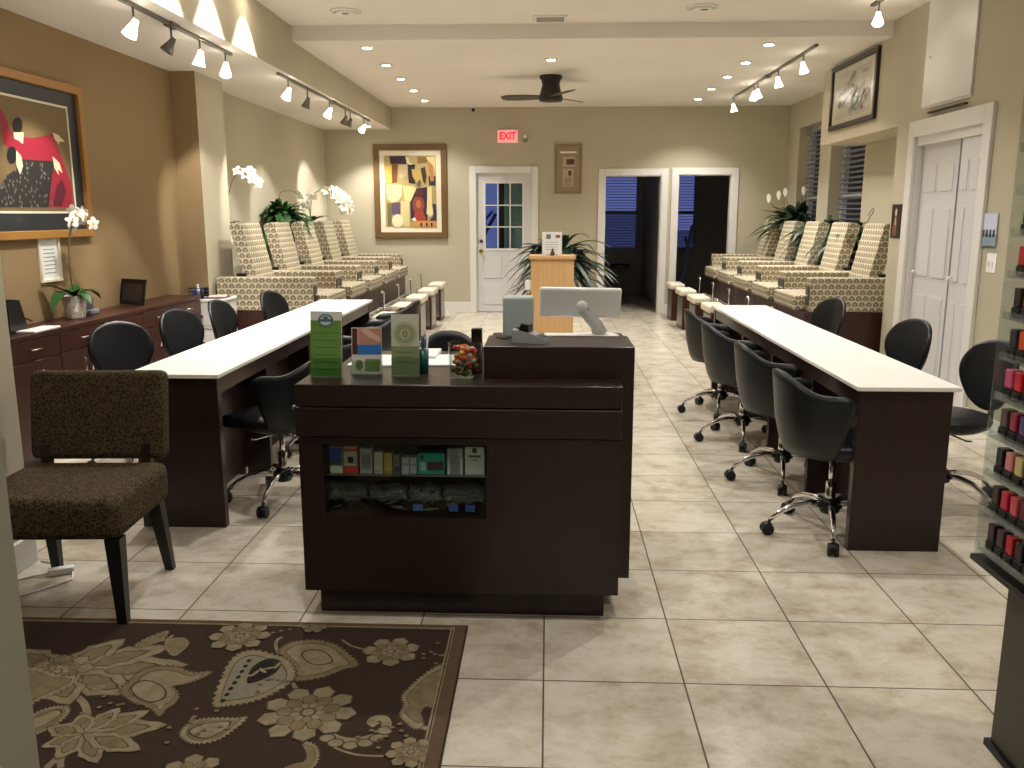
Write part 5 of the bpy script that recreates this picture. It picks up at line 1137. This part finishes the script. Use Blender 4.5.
# dark stool in the back room
t = thing('round_stool', (1.22, 14.9, 0), 'round dark stool on a single post in the unlit back room', 'stool')
MB().lathe((0, 0, 0), [(.17, .60), (.18, .63), (.17, .66), (.05, .67)], 24).build('seat', 'black', t); MB().lathe((0, 0, 0), [(.19, 0), (.19, .02), (.03, .05), (.025, .60)], 20).build('pedestal', 'strap', t)
o2 = MB((1.74, 14.2, 1.75)); o2.use(C_((150, 160, 180))).box(1.745, 1.758, 14.1, 14.3, 1.5, 2.0, .002, 1); tag(o2.build('wall_plaque'), 'narrow pale plaque on the side wall of the unlit back room', 'sign')
t = thing('cycling_machine', (2.46, 15.8, 0), 'slanted pale equipment under the blue-lit blind in the right back room', 'equipment')
MB().tube([(-.1, 0, 0), (.1, 0, 1.3)], .03, 8).build('post', 'slat', t); MB().tube([(.12, 0, .6), (-.02, 0, 1.1)], .025, 8).build('brace', 'slat', t); MB().box(-.2, .2, -.1, .1, .0, .05).build('foot', 'black', t)

# ---------------------------------------------------------------- nail polish rack
xf, yf = 1.215, 2.36
OR = (1.40, 2.0, 0); t = thing('polish_rack', OR, 'clear acrylic nail polish rack on a dark pedestal at the right edge', 'display rack')
m = MB(OR); m.box(1.275, 1.52, 1.60, 2.29, .02, .535, .003, 1); m.build('pedestal', 'strap', t)
m = MB(OR); m.box(1.262, 1.53, 1.59, 2.30, 0, .02); m.build('plinth', 'black', t)
m = MB(OR); m.box(xf-.012, 1.56, 1.55, yf+.012, .535, .553, .003, 1); m.build('base_plate', 'black', t)
m = MB(OR); m.box(xf-.004, 1.42, yf, yf+.006, .554, 1.93); m.build('side_panel', 'acrylic', t)
m = MB(OR); m.box(1.40, 1.44, 1.56, yf, .554, 1.93); m.build('back_panel', C_((232, 230, 224), .4), t)
rows = [.575+.1085*k for k in range(12)]
for z in rows:
    m = MB(OR); m.box(xf, 1.40, 1.56, yf-.001, z-.006, z, .001, 1); m.box(xf, xf+.003, 1.56, yf-.001, z, z+.016); m.build('shelf', 'acrylic', t)
random.seed(17)
pal = [[(60, 34, 48), (70, 50, 60), (196, 30, 44), (30, 26, 30), (70, 60, 84)], [(64, 40, 40), (200, 26, 56), (214, 84, 96), (96, 30, 44), (220, 204, 180)], [(24, 26, 26), (222, 140, 140), (216, 196, 140), (110, 40, 50), (90, 30, 50)],
  [(90, 70, 70), (150, 24, 56), (84, 60, 130), (190, 160, 130), (200, 190, 160)], [(228, 96, 140), (226, 40, 66), (220, 30, 60), (226, 60, 100), (200, 30, 50)], [(60, 60, 70), (236, 90, 44), (36, 116, 100), (40, 120, 90), (60, 50, 80)],
  [(52, 40, 40), (236, 84, 44), (206, 160, 70), (70, 90, 60), (120, 40, 50)], [(220, 36, 60), (216, 30, 56), (230, 50, 70), (210, 40, 60), (180, 30, 50)], [(74, 50, 90), (110, 130, 60), (80, 60, 90), (60, 40, 60), (90, 60, 90)],
  [(216, 34, 80), (220, 40, 70), (200, 30, 60), (190, 30, 60), (210, 60, 80)], [(70, 50, 100), (60, 60, 80), (80, 50, 80), (60, 50, 70), (40, 40, 60)], [(250, 100, 80), (236, 90, 80), (220, 60, 60), (240, 120, 90), (210, 60, 60)]]
cn = {0: 'plum', 1: 'crimson'}
def cname(c):
    r_, g_, b_ = c; mx = max(c)
    if mx < 75: return 'near-black'
    if r_ > 200 and g_ > 150: return 'cream' if b_ > 110 else 'golden'
    if r_ > 215 and g_ > 80 and b_ < 90: return 'orange'
    if r_ > 205 and g_ > 75: return 'pink'
    if r_ > 170 and g_ < 75: return 'red'
    if g_ > r_ and g_ >= b_: return 'green'
    if b_ >= r_: return 'violet'
    return 'maroon' if g_ < 60 else 'brown'
shelfn = ['bottom shelf', 'second shelf up', 'third shelf up', 'fourth shelf up', 'fifth shelf up', 'sixth shelf up', 'seventh shelf up', 'eighth shelf up', 'ninth shelf up', 'tenth shelf up', 'eleventh shelf up', 'topmost shelf']
posn = ['at the far end of its shelf', 'second from the far end', 'third from the far end', 'fourth from the far end', 'fifth from the far end', 'sixth from the far end']
bm1 = MB(); bm1.use('black').box(-.018, .018, -.0195, .0195, 0, .030, .003, 1); capo = bm1.build('cap', None, None); cap_me = capo.data; bpy.data.objects.remove(capo)
body_me = {}
for k, z in enumerate(rows):
    for j in range(6):
        y = 2.325-.0475*j; c = pal[k][j] if j < 5 else pal[k][(j*2+k) % 5]
        t2 = thing('polish_bottle', (1.245, y, z), '%s nail polish bottle %s, %s' % (cname(c), posn[j], shelfn[k]), 'nail polish', group='nail polish bottles on the rack')
        if c not in body_me:
            q = MB(); q.use(C_(c, .22)).box(-.0155, .0155, -.0165, .0165, .030, .080, .004, 2); ob = q.build('bottle_body'); body_me[c] = ob.data; bpy.data.objects.remove(ob)
        for nme, me in (('cap', cap_me), ('bottle_body', body_me[c])):
            ob = bpy.data.objects.new(nme, me); COL.objects.link(ob); ob.parent = t2
